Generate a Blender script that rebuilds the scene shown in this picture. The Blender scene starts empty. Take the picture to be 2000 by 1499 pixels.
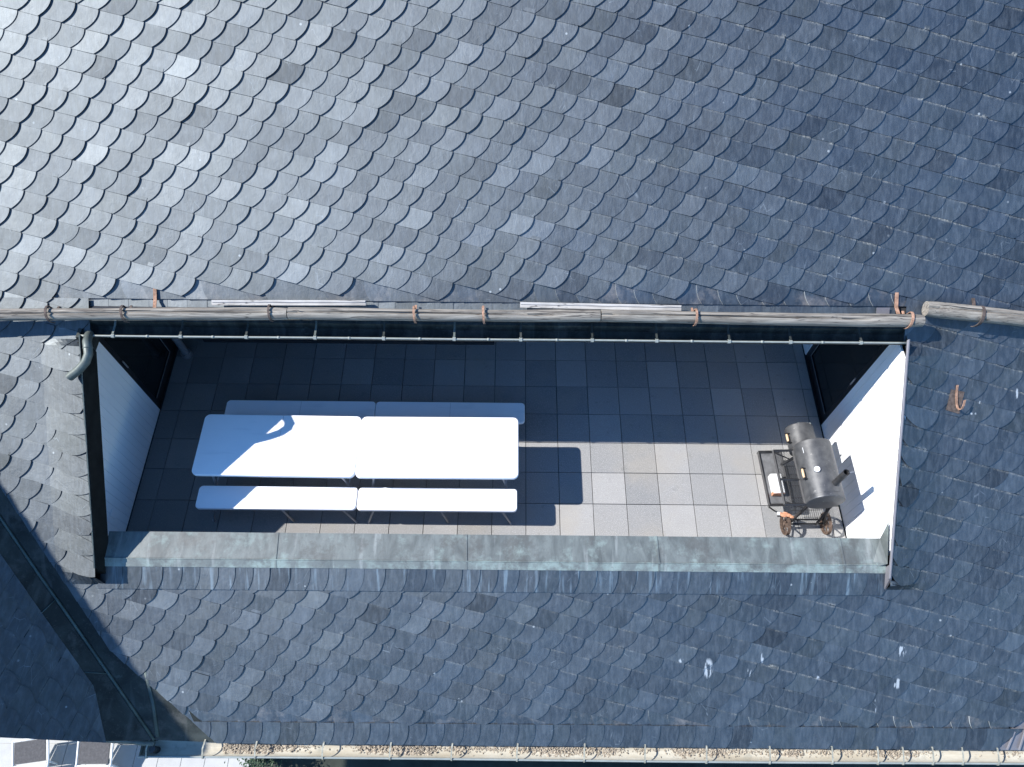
import bpy, bmesh, math, random
from mathutils import Vector, Matrix
random.seed(7)
R = math.radians
C = bpy.context.scene.collection
# ------------------------------------------------------------------ camera, sky, sun, exposure
SUN_TO = Vector((.794, -.030, -.745)).normalized()      # direction the light travels
SUN_STRENGTH, SKY, EXPO = 4.3, .15, .95
cam_d = bpy.data.cameras.new('camera'); cam = bpy.data.objects.new('camera', cam_d); C.objects.link(cam)
cam_d.sensor_fit = 'HORIZONTAL'; cam_d.sensor_width = 36; cam_d.lens = 36 * 1410.5 / 2000
cam_d.clip_end = 2000; cam_d.clip_start = .05
Rm = Matrix(((0.99995, -0.009786, -0.0022288), (0.0073846, 0.867751, -0.496944), (0.0067972, 0.4969023, 0.86778)))
cam.matrix_world = Matrix.Translation((-0.19814, -3.0346, 8.16383)) @ Rm.to_4x4()
bpy.context.scene.camera = cam
w = bpy.data.worlds.new("World"); bpy.context.scene.world = w; w.use_nodes = True
sky = w.node_tree.nodes.new('ShaderNodeTexSky'); sky.sky_type = 'NISHITA'; sky.sun_disc = False
to_sun = -SUN_TO
sky.sun_elevation = math.asin(to_sun.z)
sky.sun_rotation = math.atan2(to_sun.x, to_sun.y)
sky.altitude = 300; sky.air_density = 1.0; sky.dust_density = 0; sky.ozone_density = 5
bg = w.node_tree.nodes['Background']; hs = w.node_tree.nodes.new('ShaderNodeHueSaturation'); hs.inputs['Saturation'].default_value = 1.13; w.node_tree.links.new(sky.outputs[0], hs.inputs['Color']); w.node_tree.links.new(hs.outputs[0], bg.inputs[0]); bg.inputs[1].default_value = SKY
sd = bpy.data.lights.new('sun', 'SUN'); sd.energy = SUN_STRENGTH; sd.angle = R(.5); sd.color = (1, .975, .94)
sun = bpy.data.objects.new('sun', sd); C.objects.link(sun)
sun.rotation_euler = SUN_TO.to_track_quat('-Z', 'Y').to_euler(); sun.location = (-20, 0, 20)
vs = bpy.context.scene.view_settings
vs.view_transform = 'Standard'; vs.look = 'None'; vs.exposure = EXPO; vs.gamma = 1; vs.use_curve_mapping = False

# ------------------------------------------------------------------ helpers
def tag(o, label=None, cat=None, group=None, kind=None):
    if label: o['label'] = label
    if cat: o['category'] = cat
    if group: o['group'] = group
    if kind: o['kind'] = kind
    return o
def empty(name, loc=(0, 0, 0), rz=0):
    o = bpy.data.objects.new(name, None); C.objects.link(o); o.location = loc; o.rotation_euler = (0, 0, rz)
    o.empty_display_size = .1
    return o
def obj(name, bm, m, parent=None, smooth=False, angle=None):
    me = bpy.data.meshes.new(name); bm.to_mesh(me); bm.free()
    me.materials.append(m)
    o = bpy.data.objects.new(name, me); C.objects.link(o)
    if parent: o.parent = parent
    if smooth:
        me.shade_smooth() if angle is None else None
        if angle is not None:
            for p in me.polygons: p.use_smooth = True
            try: me.set_sharp_from_angle(angle=R(angle))
            except Exception: pass
    return o
def box(bm, x0, x1, y0, y1, z0, z1, M=None, bev=0):
    vs_ = [Vector((x, y, z)) for z in (z0, z1) for y in (y0, y1) for x in (x0, x1)]
    if M is not None: vs_ = [M @ v for v in vs_]
    v = [bm.verts.new(c) for c in vs_]
    fs = [bm.faces.new([v[i] for i in f]) for f in ((0, 2, 3, 1), (4, 5, 7, 6), (0, 1, 5, 4), (2, 6, 7, 3), (0, 4, 6, 2), (1, 3, 7, 5))]
    if bev:
        es = list({e for f in fs for e in f.edges})
        bmesh.ops.bevel(bm, geom=es, offset=bev, segments=2, affect='EDGES', profile=.6)
def poly(bm, pts, M=None):
    return bm.faces.new([bm.verts.new(M @ Vector(p) if M is not None else Vector(p)) for p in pts])
def tube(bm, pts, r, n=10, cap=True, radii=None, squash=None, closed=False):
    """round tube along a polyline"""
    pts = [Vector(p) for p in pts]; rings = []
    up = Vector((0, 0, 1)); N = len(pts)
    prev = None
    for i, p in enumerate(pts):
        if closed: t = (pts[(i + 1) % N] - pts[i - 1])
        else: t = (pts[min(i + 1, N - 1)] - pts[max(i - 1, 0)])
        t.normalize()
        if prev is None:
            a = t.cross(up)
            if a.length < .05: a = t.cross(Vector((1, 0, 0)))
            a.normalize()
        else:
            a = prev - t * prev.dot(t); a.normalize()
        prev = a; b = t.cross(a)
        rr = radii[i] if radii else r
        ring = []
        for k in range(n):
            th = 2 * math.pi * k / n
            s1, s2 = (squash or (1, 1))
            ring.append(bm.verts.new(p + a * math.cos(th) * rr * s1 + b * math.sin(th) * rr * s2))
        rings.append(ring)
    for i in range(N if closed else N - 1):
        A, B = rings[i], rings[(i + 1) % N]
        for k in range(n):
            bm.faces.new((A[k], A[(k + 1) % n], B[(k + 1) % n], B[k]))
    if cap and not closed:
        bm.faces.new(rings[0][::-1]); bm.faces.new(rings[-1])
    return rings
def strap(bm, pts, width_dir, wd, th):
    """flat bar along a polyline, wd wide along width_dir and th thick"""
    pts = [Vector(p) for p in pts]; W = Vector(width_dir).normalized() * wd / 2; rings = []
    for i, p in enumerate(pts):
        t = (pts[min(i + 1, len(pts) - 1)] - pts[max(i - 1, 0)]).normalized()
        n = t.cross(W).normalized() * th / 2
        rings.append([bm.verts.new(p + a) for a in (W + n, -W + n, -W - n, W - n)])
    for A, B in zip(rings, rings[1:]):
        for k in range(4): bm.faces.new((A[k], A[(k + 1) % 4], B[(k + 1) % 4], B[k]))
    bm.faces.new(rings[0][::-1]); bm.faces.new(rings[-1])
def bez(p0, p1, p2, p3, n):
    out = []
    for i in range(n + 1):
        t = i / n; u = 1 - t
        out.append(tuple(u**3 * a + 3 * u * u * t * b + 3 * u * t * t * c + t**3 * d for a, b, c, d in zip(p0, p1, p2, p3)))
    return out
def fixn(bm): bmesh.ops.recalc_face_normals(bm, faces=bm.faces)

# ------------------------------------------------------------------ materials
class NT:
    def __init__(s, name, rough=.6, metal=0, spec=.5):
        s.m = bpy.data.materials.new(name); s.m.use_nodes = True; s.t = s.m.node_tree; s.b = s.t.nodes['Principled BSDF']
        s.b.inputs['Roughness'].default_value = rough; s.b.inputs['Metallic'].default_value = metal
        s.b.inputs['Specular IOR Level'].default_value = spec
        s.co = s.t.nodes.new('ShaderNodeTexCoord').outputs['Object']
        s.gco = None
    def n(s, k, **kw):
        nd = s.t.nodes.new(k)
        for a, v in kw.items(): setattr(nd, a, v)
        return nd
    def L(s, a, b): s.t.links.new(a, b)
    def mapping(s, scale=(1, 1, 1), loc=(0, 0, 0), rot=(0, 0, 0), src=None):
        nd = s.n('ShaderNodeMapping'); s.L(src or s.co, nd.inputs[0])
        nd.inputs['Scale'].default_value = scale; nd.inputs['Location'].default_value = loc; nd.inputs['Rotation'].default_value = rot
        return nd.outputs[0]
    def noise(s, sc, det=4, rough=.55, vec=None, dist=0):
        nd = s.n('ShaderNodeTexNoise'); nd.inputs['Scale'].default_value = sc; nd.inputs['Detail'].default_value = det
        nd.inputs['Roughness'].default_value = rough; nd.inputs['Distortion'].default_value = dist; s.L(vec or s.co, nd.inputs['Vector'])
        return nd.outputs[0]
    def ramp(s, f, stops):
        nd = s.n('ShaderNodeValToRGB'); s.L(f, nd.inputs[0]); cr = nd.color_ramp
        while len(cr.elements) < len(stops): cr.elements.new(.5)
        for e, (p, c) in zip(cr.elements, stops):
            e.position = p; e.color = (c, c, c, 1) if isinstance(c, (int, float)) else (*c, 1)
        return nd.outputs[0]
    def mix(s, f, a, b, mode='MIX'):
        nd = s.n('ShaderNodeMix', data_type='RGBA', blend_type=mode)
        for i, v in ((0, f), (6, a), (7, b)):
            if isinstance(v, bpy.types.NodeSocket): s.L(v, nd.inputs[i])
            elif i == 0: nd.inputs[0].default_value = v
            else: nd.inputs[i].default_value = (*v, 1) if len(v) == 3 else v
        return nd.outputs[2]
    def math(s, op, a, b=0, c=None, clamp=False):
        nd = s.n('ShaderNodeMath', operation=op, use_clamp=clamp)
        for i, v in enumerate((a, b) if c is None else (a, b, c)):
            if isinstance(v, bpy.types.NodeSocket): s.L(v, nd.inputs[i])
            else: nd.inputs[i].default_value = v
        return nd.outputs[0]
    def attr(s, name): return s.n('ShaderNodeAttribute', attribute_name=name).outputs['Fac']
    def color(s, v):
        if isinstance(v, bpy.types.NodeSocket): s.L(v, s.b.inputs['Base Color'])
        else: s.b.inputs['Base Color'].default_value = (*v, 1)
    def rough(s, v): s.L(v, s.b.inputs['Roughness'])
    def bump(s, h, strength=.3, dist=.01):
        nd = s.n('ShaderNodeBump'); nd.inputs['Strength'].default_value = strength; nd.inputs['Distance'].default_value = dist
        s.L(h, nd.inputs['Height']); s.L(nd.outputs[0], s.b.inputs['Normal'])

def simple(name, col, rough=.6, metal=0, var=.25, sc=8, bump=.15, spec=.5, bd=.003):
    m = NT(name, rough, metal, spec)
    n1 = m.noise(sc, 5, .6); dark = tuple(c * (1 - var) for c in col); lit = tuple(min(1, c * (1 + var)) for c in col)
    m.color(m.mix(m.ramp(n1, [(.3, 0.), (.7, 1.)]), dark, lit))
    if bump: m.bump(m.noise(sc * 8, 3, .6), bump, bd)
    return m.m

def slate_mat():
    m = NT('slate', .5, 0, 0)
    t = m.attr('tint'); hue = m.attr('hue')
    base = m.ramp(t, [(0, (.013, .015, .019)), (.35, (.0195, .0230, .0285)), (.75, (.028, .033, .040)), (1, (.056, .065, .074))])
    base = m.mix(m.math('MULTIPLY', hue, .40), base, (.030, .035, .030))
    # cleft grain within each slate, wobbling streaks down the slope
    st = m.noise(1, 5, .62, m.mapping((28, 7, 7)))
    st2 = m.noise(9, 6, .65, dist=.6)
    base = m.mix(m.math('MULTIPLY', m.ramp(st, [(.42, 0.), (.75, 1.)]), .34), base, (.125, .145, .165))
    base = m.mix(m.math('MULTIPLY', m.ramp(st2, [(.35, 1.), (.55, 0.)]), .35), base, (.016, .022, .031))
    # scratches
    sv = m.n('ShaderNodeTexVoronoi', feature='DISTANCE_TO_EDGE'); sv.inputs['Scale'].default_value = 1
    m.L(m.mapping((13, 3, 3), (3, 1, 0), (0, 0, .35)), sv.inputs['Vector'])
    scr = m.math('MULTIPLY', m.ramp(sv.outputs['Distance'], [(0, 1.), (.012, 0.)]), m.ramp(m.noise(5, 3), [(.55, 0.), (.66, 1.)]))
    base = m.mix(m.math('MULTIPLY', scr, .4), base, (.25, .29, .32))
    # pale dust and lichen lying where the course above ends and beside the neighbour's arc
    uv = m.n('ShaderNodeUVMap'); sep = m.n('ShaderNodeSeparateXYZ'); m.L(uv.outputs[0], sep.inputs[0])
    px = m.n('ShaderNodeSeparateXYZ'); m.L(m.co, px.inputs[0])
    top = m.ramp(m.math('ABSOLUTE', sep.outputs['Y']), [(0, 1.), (.055, .75), (.13, 0.)])
    side = m.ramp(m.math('ABSOLUTE', sep.outputs['X']), [(0, 1.), (.05, 0.)])
    gr = m.n('ShaderNodeMapRange'); m.L(px.outputs['X'], gr.inputs[0]); gr.inputs[1].default_value = -3.; gr.inputs[2].default_value = 3.5
    gr.inputs[3].default_value = .0; gr.inputs[4].default_value = 1.
    dn = m.ramp(m.noise(4.5, 6, .7), [(.46, 0.), (.66, 1.)])
    dn2 = m.ramp(m.noise(55, 3, .7), [(.40, 0.), (.62, 1.)])
    dust = m.math('MULTIPLY', m.math('MAXIMUM', top, m.math('MULTIPLY', side, .35)), m.math('MULTIPLY', dn, dn2))
    dust = m.math('MULTIPLY', dust, m.math('ADD', m.math('MULTIPLY', gr.outputs[0], .8), .25), clamp=True)
    base = m.mix(dust, base, (.27, .26, .22))
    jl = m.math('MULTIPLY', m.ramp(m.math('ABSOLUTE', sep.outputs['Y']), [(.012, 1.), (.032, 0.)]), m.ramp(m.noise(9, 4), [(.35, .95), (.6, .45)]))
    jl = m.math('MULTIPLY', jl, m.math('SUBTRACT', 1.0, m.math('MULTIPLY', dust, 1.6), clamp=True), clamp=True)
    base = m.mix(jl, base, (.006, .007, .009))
    # specks
    v = m.n('ShaderNodeTexVoronoi'); v.inputs['Scale'].default_value = 5.5; m.L(m.co, v.inputs['Vector'])
    sp = m.math('MULTIPLY', m.ramp(v.outputs['Distance'], [(.05, 1.), (.075, 0.)]), m.ramp(m.noise(2.3, 2), [(.52, 0.), (.6, 1.)]))
    base = m.mix(m.math('MULTIPLY', sp, .5), base, (.42, .45, .45))
    # run-off streaks below the parapet capping (band attribute) and bird droppings
    band = m.attr('band')
    sx = m.ramp(m.noise(1, 3, .55, m.mapping((19, 1.6, 1.6), (3, 0, 0))), [(.57, 0.), (.70, 1.)])
    base = m.mix(m.math('MULTIPLY', m.math('MULTIPLY', sx, band), .32), base, (.25, .34, .40))
    eg_ = m.attr('edge')
    base = m.mix(m.math('MULTIPLY', m.ramp(eg_, [(.5, 0.), (.9, 1.)]), .75), base, (.42, .44, .44))
    base = m.mix(m.math('MULTIPLY', m.ramp(eg_, [(.2, 0.), (.35, 1.), (.5, 1.), (.6, 0.)]), m.ramp(m.noise(3.4, 6, .75), [(.50, 0.), (.68, .6)])), base, (.19, .17, .15))
    dr = None
    wob = m.n('ShaderNodeTexNoise'); wob.inputs['Scale'].default_value = 22; wob.inputs['Detail'].default_value = 3
    m.L(m.mapping((1.4, .35, .35)), wob.inputs['Vector'])
    for (x, y, z, rx, rs) in DROPS:
        mp = m.mapping((1 / rx, 1 / rs, 1 / rs), (-x / rx, -y / rs, -z / rs))
        ln = m.n('ShaderNodeVectorMath', operation='LENGTH'); m.L(mp, ln.inputs[0])
        f = m.math('SUBTRACT', 1.25, ln.outputs['Value'], clamp=True)
        dr = f if dr is None else m.math('MAXIMUM', dr, f)
    dm = m.ramp(m.math('MULTIPLY', dr, m.ramp(wob.outputs[0], [(.47, 0.), (.6, 1.)])), [(.12, 0.), (.5, 1.)])
    base = m.mix(m.math('MULTIPLY', dm, .62), base, (.46, .50, .52))
    m.color(base)
    # silky cleft surface: broad reflection that differs from slate to slate
    gl = m.n('ShaderNodeBsdfAnisotropic', distribution='BECKMANN')
    rg = m.n('ShaderNodeMapRange'); m.L(m.noise(17, 5, .6), rg.inputs[0]); rg.inputs[3].default_value = .585; rg.inputs[4].default_value = .645
    m.L(m.math('ADD', rg.outputs[0], m.math('MULTIPLY', m.attr('rgh'), .05)), gl.inputs['Roughness'])
    k = m.math('MULTIPLY', m.math('ADD', m.math('MULTIPLY', t, .95), .54), m.math('ADD', m.math('MULTIPLY', m.noise(7, 5, .6), .5), .75))
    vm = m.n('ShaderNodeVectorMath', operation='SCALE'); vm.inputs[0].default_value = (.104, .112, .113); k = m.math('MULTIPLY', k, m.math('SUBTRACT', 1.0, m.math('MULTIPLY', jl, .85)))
    m.L(k, vm.inputs['Scale']); m.L(vm.outputs[0], gl.inputs['Color'])
    ad = m.n('ShaderNodeAddShader'); m.L(m.b.outputs[0], ad.inputs[0]); m.L(gl.outputs[0], ad.inputs[1])
    m.L(ad.outputs[0], m.t.nodes['Material Output'].inputs['Surface'])
    h = m.math('ADD', m.math('MULTIPLY', m.noise(14, 6, .6, dist=.8), 1.), m.math('MULTIPLY', m.noise(1, 4, .6, m.mapping((70, 16, 16))), .35))
    m.bump(h, .38, .006); m.L(m.b.inputs['Normal'].links[0].from_socket, gl.inputs['Normal'])
    return m.m
DROPS = []
SL = math.tan(R(37)); CO, SI = math.cos(R(37)), math.sin(R(37)); Z0 = 1.40
def roofz(y, z0=Z0): return z0 + SL * y
for (x, y, rx, rs) in ((3.98, -1.66, .05, .08), (3.95, -1.95, .045, .06), (3.73, -2.17, .016, .09), (1.93, -1.83, .05, .11),
                       (2.36, -1.85, .035, .07), (4.55, .47, .05, .018), (4.50, .38, .05, .018), (4.92, .55, .014, .07),
                       (1.64, -1.76, .03, .03), (3.1, -1.87, .028, .08), (4.35, -2.02, .05, .03), (2.50, -1.73, .02, .06)):
    DROPS.append((x, y, roofz(y), rx, rs))

def copper(name, dark=.5, streak=(3.5, 1.3, 1.3)):
    """weathered copper; dark 0 = pale green patina all over, 1 = brown-black"""
    m = NT(name, .5, .0, .5)
    a = m.noise(1, 6, .62, m.mapping(tuple(2.2 * s for s in streak)), .6)
    b = m.noise(5, 6, .65)
    g = m.ramp(a, [(.30 + .25 * dark - .12, 0.), (.62 + .2 * dark - .05, 1.)])
    c = m.mix(g, *(((.020, .024, .022), (.058, .068, .062)) if dark > .9 else ((.055, .062, .060), (.150, .168, .158))))
    c = m.mix(m.ramp(b, [(.50 + .15 * dark, 0.), (.66 + .15 * dark, .75 - .35 * dark)]), c, (.24, .30, .275))
    c = m.mix(m.ramp(m.noise(1, 4, .5, m.mapping((9, 1.0, 1.0), (4, 0, 0))), [(.60, 0.), (.74, .5 - .4 * dark)]), c, (.42, .44, .42))
    c = m.mix(m.ramp(m.noise(3.1, 6, .75), [(.36, .7), (.48, 0.)]), c, (.080, .080, .074))
    c = m.mix(m.ramp(m.noise(38, 3, .7), [(.60, 0.), (.70, .45)]), c, (.09, .085, .08))
    m.color(c); m.bump(m.noise(6, 3), .25, .01)
    m.rough(m.ramp(b, [(.3, .50 + .15 * (dark > .9)), (.7, .70)])); m.b.inputs['Specular IOR Level'].default_value = .5 if dark < .9 else .25
    return m.m
def wood_mat(name, pale=(.36, .325, .27), dark=(.095, .08, .066)):
    m = NT(name, .8, 0, .25)
    g = m.noise(1, 7, .68, m.mapping((1.6, 30, 30)), 1.2)
    c = m.mix(m.ramp(g, [(.33, 0.), (.62, 1.)]), dark, pale)
    c = m.mix(m.ramp(m.noise(2.2, 4), [(.45, 0.), (.7, .55)]), c, (.22, .205, .18))
    wv = m.noise(1, 3, .5, m.mapping((.9, 16, 16), (0, 3, 3)), .4)
    c = m.mix(m.ramp(wv, [(.485, 0.), (.497, .85), (.510, 0.)]), c, (.035, .03, .028))
    v = m.n('ShaderNodeTexVoronoi'); v.inputs['Scale'].default_value = 1; m.L(m.mapping((3.2, 9, 9)), v.inputs['Vector'])
    c = m.mix(m.ramp(v.outputs['Distance'], [(.05, .9), (.13, 0.)]), c, (.10, .075, .055))
    m.color(c); m.bump(g, .5, .004)
    return m.m
def paver_mat():
    m = NT('concrete_paver', .85, 0, .3)
    t = m.attr('tint')
    c = m.ramp(t, [(0, (.205, .208, .208)), (.5, (.265, .263, .258)), (1, (.345, .337, .325))])
    c = m.mix(m.ramp(m.noise(170, 2, .5), [(.40, .55), (.52, 0.)]), c, (.25, .245, .24))
    c = m.mix(m.ramp(m.noise(130, 2, .5), [(.55, 0.), (.65, .5)]), c, (.60, .59, .57))
    c = m.mix(m.ramp(m.noise(3.2, 6, .65), [(.45, 0.), (.75, .5)]), c, (.30, .29, .28))
    c = m.mix(m.ramp(m.noise(1.3, 3, .6, m.mapping((1, 1, 1), (5, 2, 0))), [(.50, 0.), (.7, .35)]), c, (.36, .32, .26))
    c = m.mix(m.ramp(m.noise(7, 7, .75), [(.60, 0.), (.72, .55)]), c, (.13, .125, .115))
    c = m.mix(m.ramp(m.noise(31, 3, .6, m.mapping((1, 1, 1), (2, 9, 0))), [(.70, 0.), (.74, .6)]), c, (.07, .065, .06))
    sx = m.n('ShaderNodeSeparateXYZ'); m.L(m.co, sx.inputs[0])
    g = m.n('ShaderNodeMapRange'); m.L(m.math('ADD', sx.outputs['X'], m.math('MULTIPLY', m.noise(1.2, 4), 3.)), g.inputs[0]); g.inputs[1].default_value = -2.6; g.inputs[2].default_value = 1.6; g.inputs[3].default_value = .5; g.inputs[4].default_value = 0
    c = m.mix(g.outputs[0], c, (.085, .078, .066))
    m.color(c); m.bump(m.noise(200, 2), .3, .002)
    return m.m
def white_wall_mat():
    m = NT('white_painted_boards', .55, 0, .35)
    c = m.mix(m.ramp(m.noise(2.5, 4), [(.4, 0.), (.8, .5)]), (.88, .885, .885), (.78, .79, .80))
    m.color(c); m.bump(m.noise(1, 3, .6, m.mapping((40, 40, 3))), .15, .002)
    return m.m
def plastic_mat():
    m = NT('white_plastic', .42, 0, .5)
    c = m.mix(m.ramp(m.noise(4, 5), [(.4, 0.), (.75, .6)]), (.86, .86, .86), (.80, .805, .815))
    c = m.mix(m.ramp(m.noise(1, 3, .5, m.mapping((2, 14, 1))), [(.6, 0.), (.72, .25)]), c, (.60, .62, .64))
    m.color(c); m.bump(m.noise(160, 2), .15, .001)
    return m.m
def black_steel_mat():
    m = NT('black_smoker_steel', .42, .35, .5)
    a = m.noise(7, 6, .65)
    c = m.mix(m.ramp(a, [(.35, 0.), (.7, 1.)]), (.055, .056, .059), (.125, .124, .122))
    c = m.mix(m.ramp(m.noise(3, 5, .7), [(.56, 0.), (.74, .45)]), c, (.20, .19, .175))
    c = m.mix(m.ramp(m.noise(26, 4), [(.66, 0.), (.72, .5)]), c, (.28, .27, .25))
    m.color(c); m.rough(m.ramp(a, [(.3, .34), (.7, .55)])); m.bump(m.noise(40, 3), .12, .002)
    return m.m
def rust_mat(name='rusty_iron', base=(.40, .19, .10)):
    m = NT(name, .85, 0, .2)
    c = m.mix(m.ramp(m.noise(30, 5), [(.4, 0.), (.65, 1.)]), tuple(b * .55 for b in base), base)
    m.color(c); m.bump(m.noise(90, 2), .4, .002)
    return m.m
def glass_mat():
    m = NT('dark_door_glass', .08, 0, .5); m.color((.012, .014, .015)); m.b.inputs['Alpha'].default_value = 1
    return m.m

def litter_mat():
    m = NT('dry_leaf_litter', .95, 0, .2)
    c = m.mix(m.ramp(m.noise(60, 5, .7), [(.36, 0.), (.62, 1.)]), (.19, .15, .11), (.48, .42, .33))
    c = m.mix(m.ramp(m.noise(140, 3, .6), [(.6, 0.), (.68, .8)]), c, (.52, .47, .38))
    c = m.mix(m.ramp(m.noise(90, 3, .6), [(.33, .8), (.42, 0.)]), c, (.05, .04, .03))
    m.color(c); m.bump(m.noise(160, 3), .6, .004); return m.m
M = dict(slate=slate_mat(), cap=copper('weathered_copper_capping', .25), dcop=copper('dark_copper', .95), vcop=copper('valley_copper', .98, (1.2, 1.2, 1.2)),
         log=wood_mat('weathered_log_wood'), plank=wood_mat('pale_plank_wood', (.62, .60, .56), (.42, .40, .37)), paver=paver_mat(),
         wall=white_wall_mat(), plastic=plastic_mat(), steel=black_steel_mat(), rust=rust_mat('rusty_iron', (.46, .27, .18)), dirust=rust_mat('dark_rusty_iron', (.13, .10, .085)),
         glass=glass_mat(), frame=simple('black_door_frame', (.018, .018, .02), .4), trim=simple('grey_zinc_trim', (.20, .19, .20), .45, .3, .12, 6),
         bead=simple('pale_green_bead', (.27, .29, .265), .5, 0, .12, 12), deck=simple('dark_roof_deck', (.03, .03, .032), .9, 0, .2, 4),
         render=simple('pale_wall_render', (.55, .54, .51), .85, 0, .08, 3), joint=simple('dark_joint_bedding', (.035, .033, .03), .95, 0, .3, 20),
         tube=simple('grey_steel_tube', (.33, .33, .34), .4, .5, .1, 12), woodh=simple('varnished_wood_handle', (.62, .42, .24), .45, 0, .15, 30),
         dark=simple('dark_painted_steel', (.035, .034, .034), .55, .2, .35, 14), rim=rust_mat('brown_rusty_wheel_steel', (.15, .105, .08)),
         spout=simple('grey_green_spout_metal', (.105, .122, .108), .5, .2, .35, 9), gut=None, white=simple('white_enamel', (.78, .78, .76), .35, 0, .05, 5),
         orange=simple('orange_cloth', (.52, .25, .14), .85, 0, .25, 40), ground=simple('shade_dark_garden_ground', (.03, .036, .028), .95, 0, .5, 2.5),
         tile=simple('pale_terrace_tile', (.40, .40, .39), .7, 0, .1, 3), mat=simple('dark_grey_mesh_fabric', (.085, .08, .08), .9, 0, .25, 30),
         leaf=simple('dark_green_leaf', (.03, .06, .025), .6, 0, .4, 6), litter=None)
g_ = NT('cream_gutter_metal', .6, 0, .4)
c_ = g_.mix(g_.ramp(g_.noise(1, 6, .65, g_.mapping((1.2, 9, 9))), [(.35, 0.), (.7, 1.)]), (.40, .35, .26), (.56, .53, .44))
c_ = g_.mix(g_.ramp(g_.noise(6, 5, .7), [(.55, 0.), (.72, .7)]), c_, (.28, .27, .22))
g_.color(c_); g_.bump(g_.noise(30, 4), .3, .004); M['gut'] = g_.m; M['litter'] = litter_mat(); M['litterpale'] = simple('pale_bracket_metal', (.30, .29, .23), .7, .1, .45, 24)

# ------------------------------------------------------------------ slate tiling
E1 = (.2130, -.0540); E2 = (-.1400, -.1740)
class Plane:
    def __init__(s, o, ux, us):
        s.o = Vector(o); s.ux = Vector(ux).normalized(); s.us = Vector(us).normalized(); s.n = s.ux.cross(s.us).normalized()
    def p(s, x, q, h=0): return s.o + s.ux * x + s.us * q + s.n * h
MAIN = Plane((0, 0, Z0), (1, 0, 0), (0, CO, SI))
class Tiles:
    """collects slates of one plane; every slate is a solid plate with its own tilt, tone and thickness"""
    def __init__(s, pl, warp=None, h0=0):
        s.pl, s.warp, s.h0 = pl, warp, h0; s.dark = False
        s.bm = bmesh.new(); f = s.bm.faces.layers.float
        s.tint, s.hue, s.band, s.rgh, s.edge = f.new('tint'), f.new('hue'), f.new('band'), f.new('rgh'), f.new('edge'); s.uv = s.bm.loops.layers.uv.new('UVMap')
    def slate(s, top, hfun, arc, bottom, left, uvf, band=0, th=.016, tint=None, edge=0):
        """outline = top pts, arc pts, bottom pts, left pts (clockwise in x,s); arc and bottom get a visible edge"""
        out = top + arc + bottom + left
        tx, ts = random.gauss(0, .0050), random.gauss(0, .0035); cx, cs = arc[len(arc) // 2]
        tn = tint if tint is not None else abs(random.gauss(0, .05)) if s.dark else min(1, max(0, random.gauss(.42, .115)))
        if random.random() < .06: tn = min(1, tn + .22)
        if random.random() < .06: tn = max(0, tn - .22)
        hu, rg = random.random() ** 2, random.random() - .5
        def P(x, q, dh=0):
            h = hfun(x, q) + s.h0 + tx * (x - cx) + ts * (q - cs) + dh
            if s.warp:
                q += s.warp(x, q)
            return s.pl.p(x, q, h)
        v = [s.bm.verts.new(P(*a)) for a in out]
        fs = [s.bm.faces.new(v[::-1])]
        k0 = len(top); k1 = k0 + len(arc) + len(bottom)
        lo = [s.bm.verts.new(P(*a, dh=-th)) for a in out[k0:k1]]
        for i in range(k1 - k0 - 1):
            fs.append(s.bm.faces.new((v[k0 + i + 1], v[k0 + i], lo[i], lo[i + 1])[::-1]))
        for f in fs:
            f[s.tint], f[s.hue], f[s.band], f[s.rgh] = tn, hu, band, rg
            for l in f.loops: l[s.uv].uv = (.5, .5)
        for i, f in enumerate(fs): f[s.edge] = edge * (.4 if i == 0 else 1)
        idx = {vv: a for vv, a in zip(v, out)}
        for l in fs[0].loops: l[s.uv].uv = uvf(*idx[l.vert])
        if fs[0].normal.length == 0: fs[0].normal_update()
    def bend(s, fn, xs, qs):
        """cut the slates along fine lines, then lift them so that they follow a curved bed"""
        for x in xs: bmesh.ops.bisect_plane(s.bm, geom=list(s.bm.verts) + list(s.bm.edges) + list(s.bm.faces), dist=1e-5, plane_co=s.pl.p(x, 0), plane_no=s.pl.ux)
        for q in qs: bmesh.ops.bisect_plane(s.bm, geom=list(s.bm.verts) + list(s.bm.edges) + list(s.bm.faces), dist=1e-5, plane_co=s.pl.p(0, q), plane_no=s.pl.us)
        for v in s.bm.verts:
            d = v.co - s.pl.o; v.co += s.pl.n * fn(d.dot(s.pl.ux), d.dot(s.pl.us))
        return s
    def clip(s, planes):
        """keep the side where a*x + b*s <= c for every (a, b, c)"""
        for a, b, c in planes:
            nrm = s.pl.ux * a + s.pl.us * b
            L2 = a * a + b * b
            co = s.pl.o + (s.pl.ux * a + s.pl.us * b) * (c / L2)
            bmesh.ops.bisect_plane(s.bm, geom=list(s.bm.verts) + list(s.bm.edges) + list(s.bm.faces), dist=1e-5, plane_co=co, plane_no=nrm, clear_outer=True)
        return s
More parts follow.
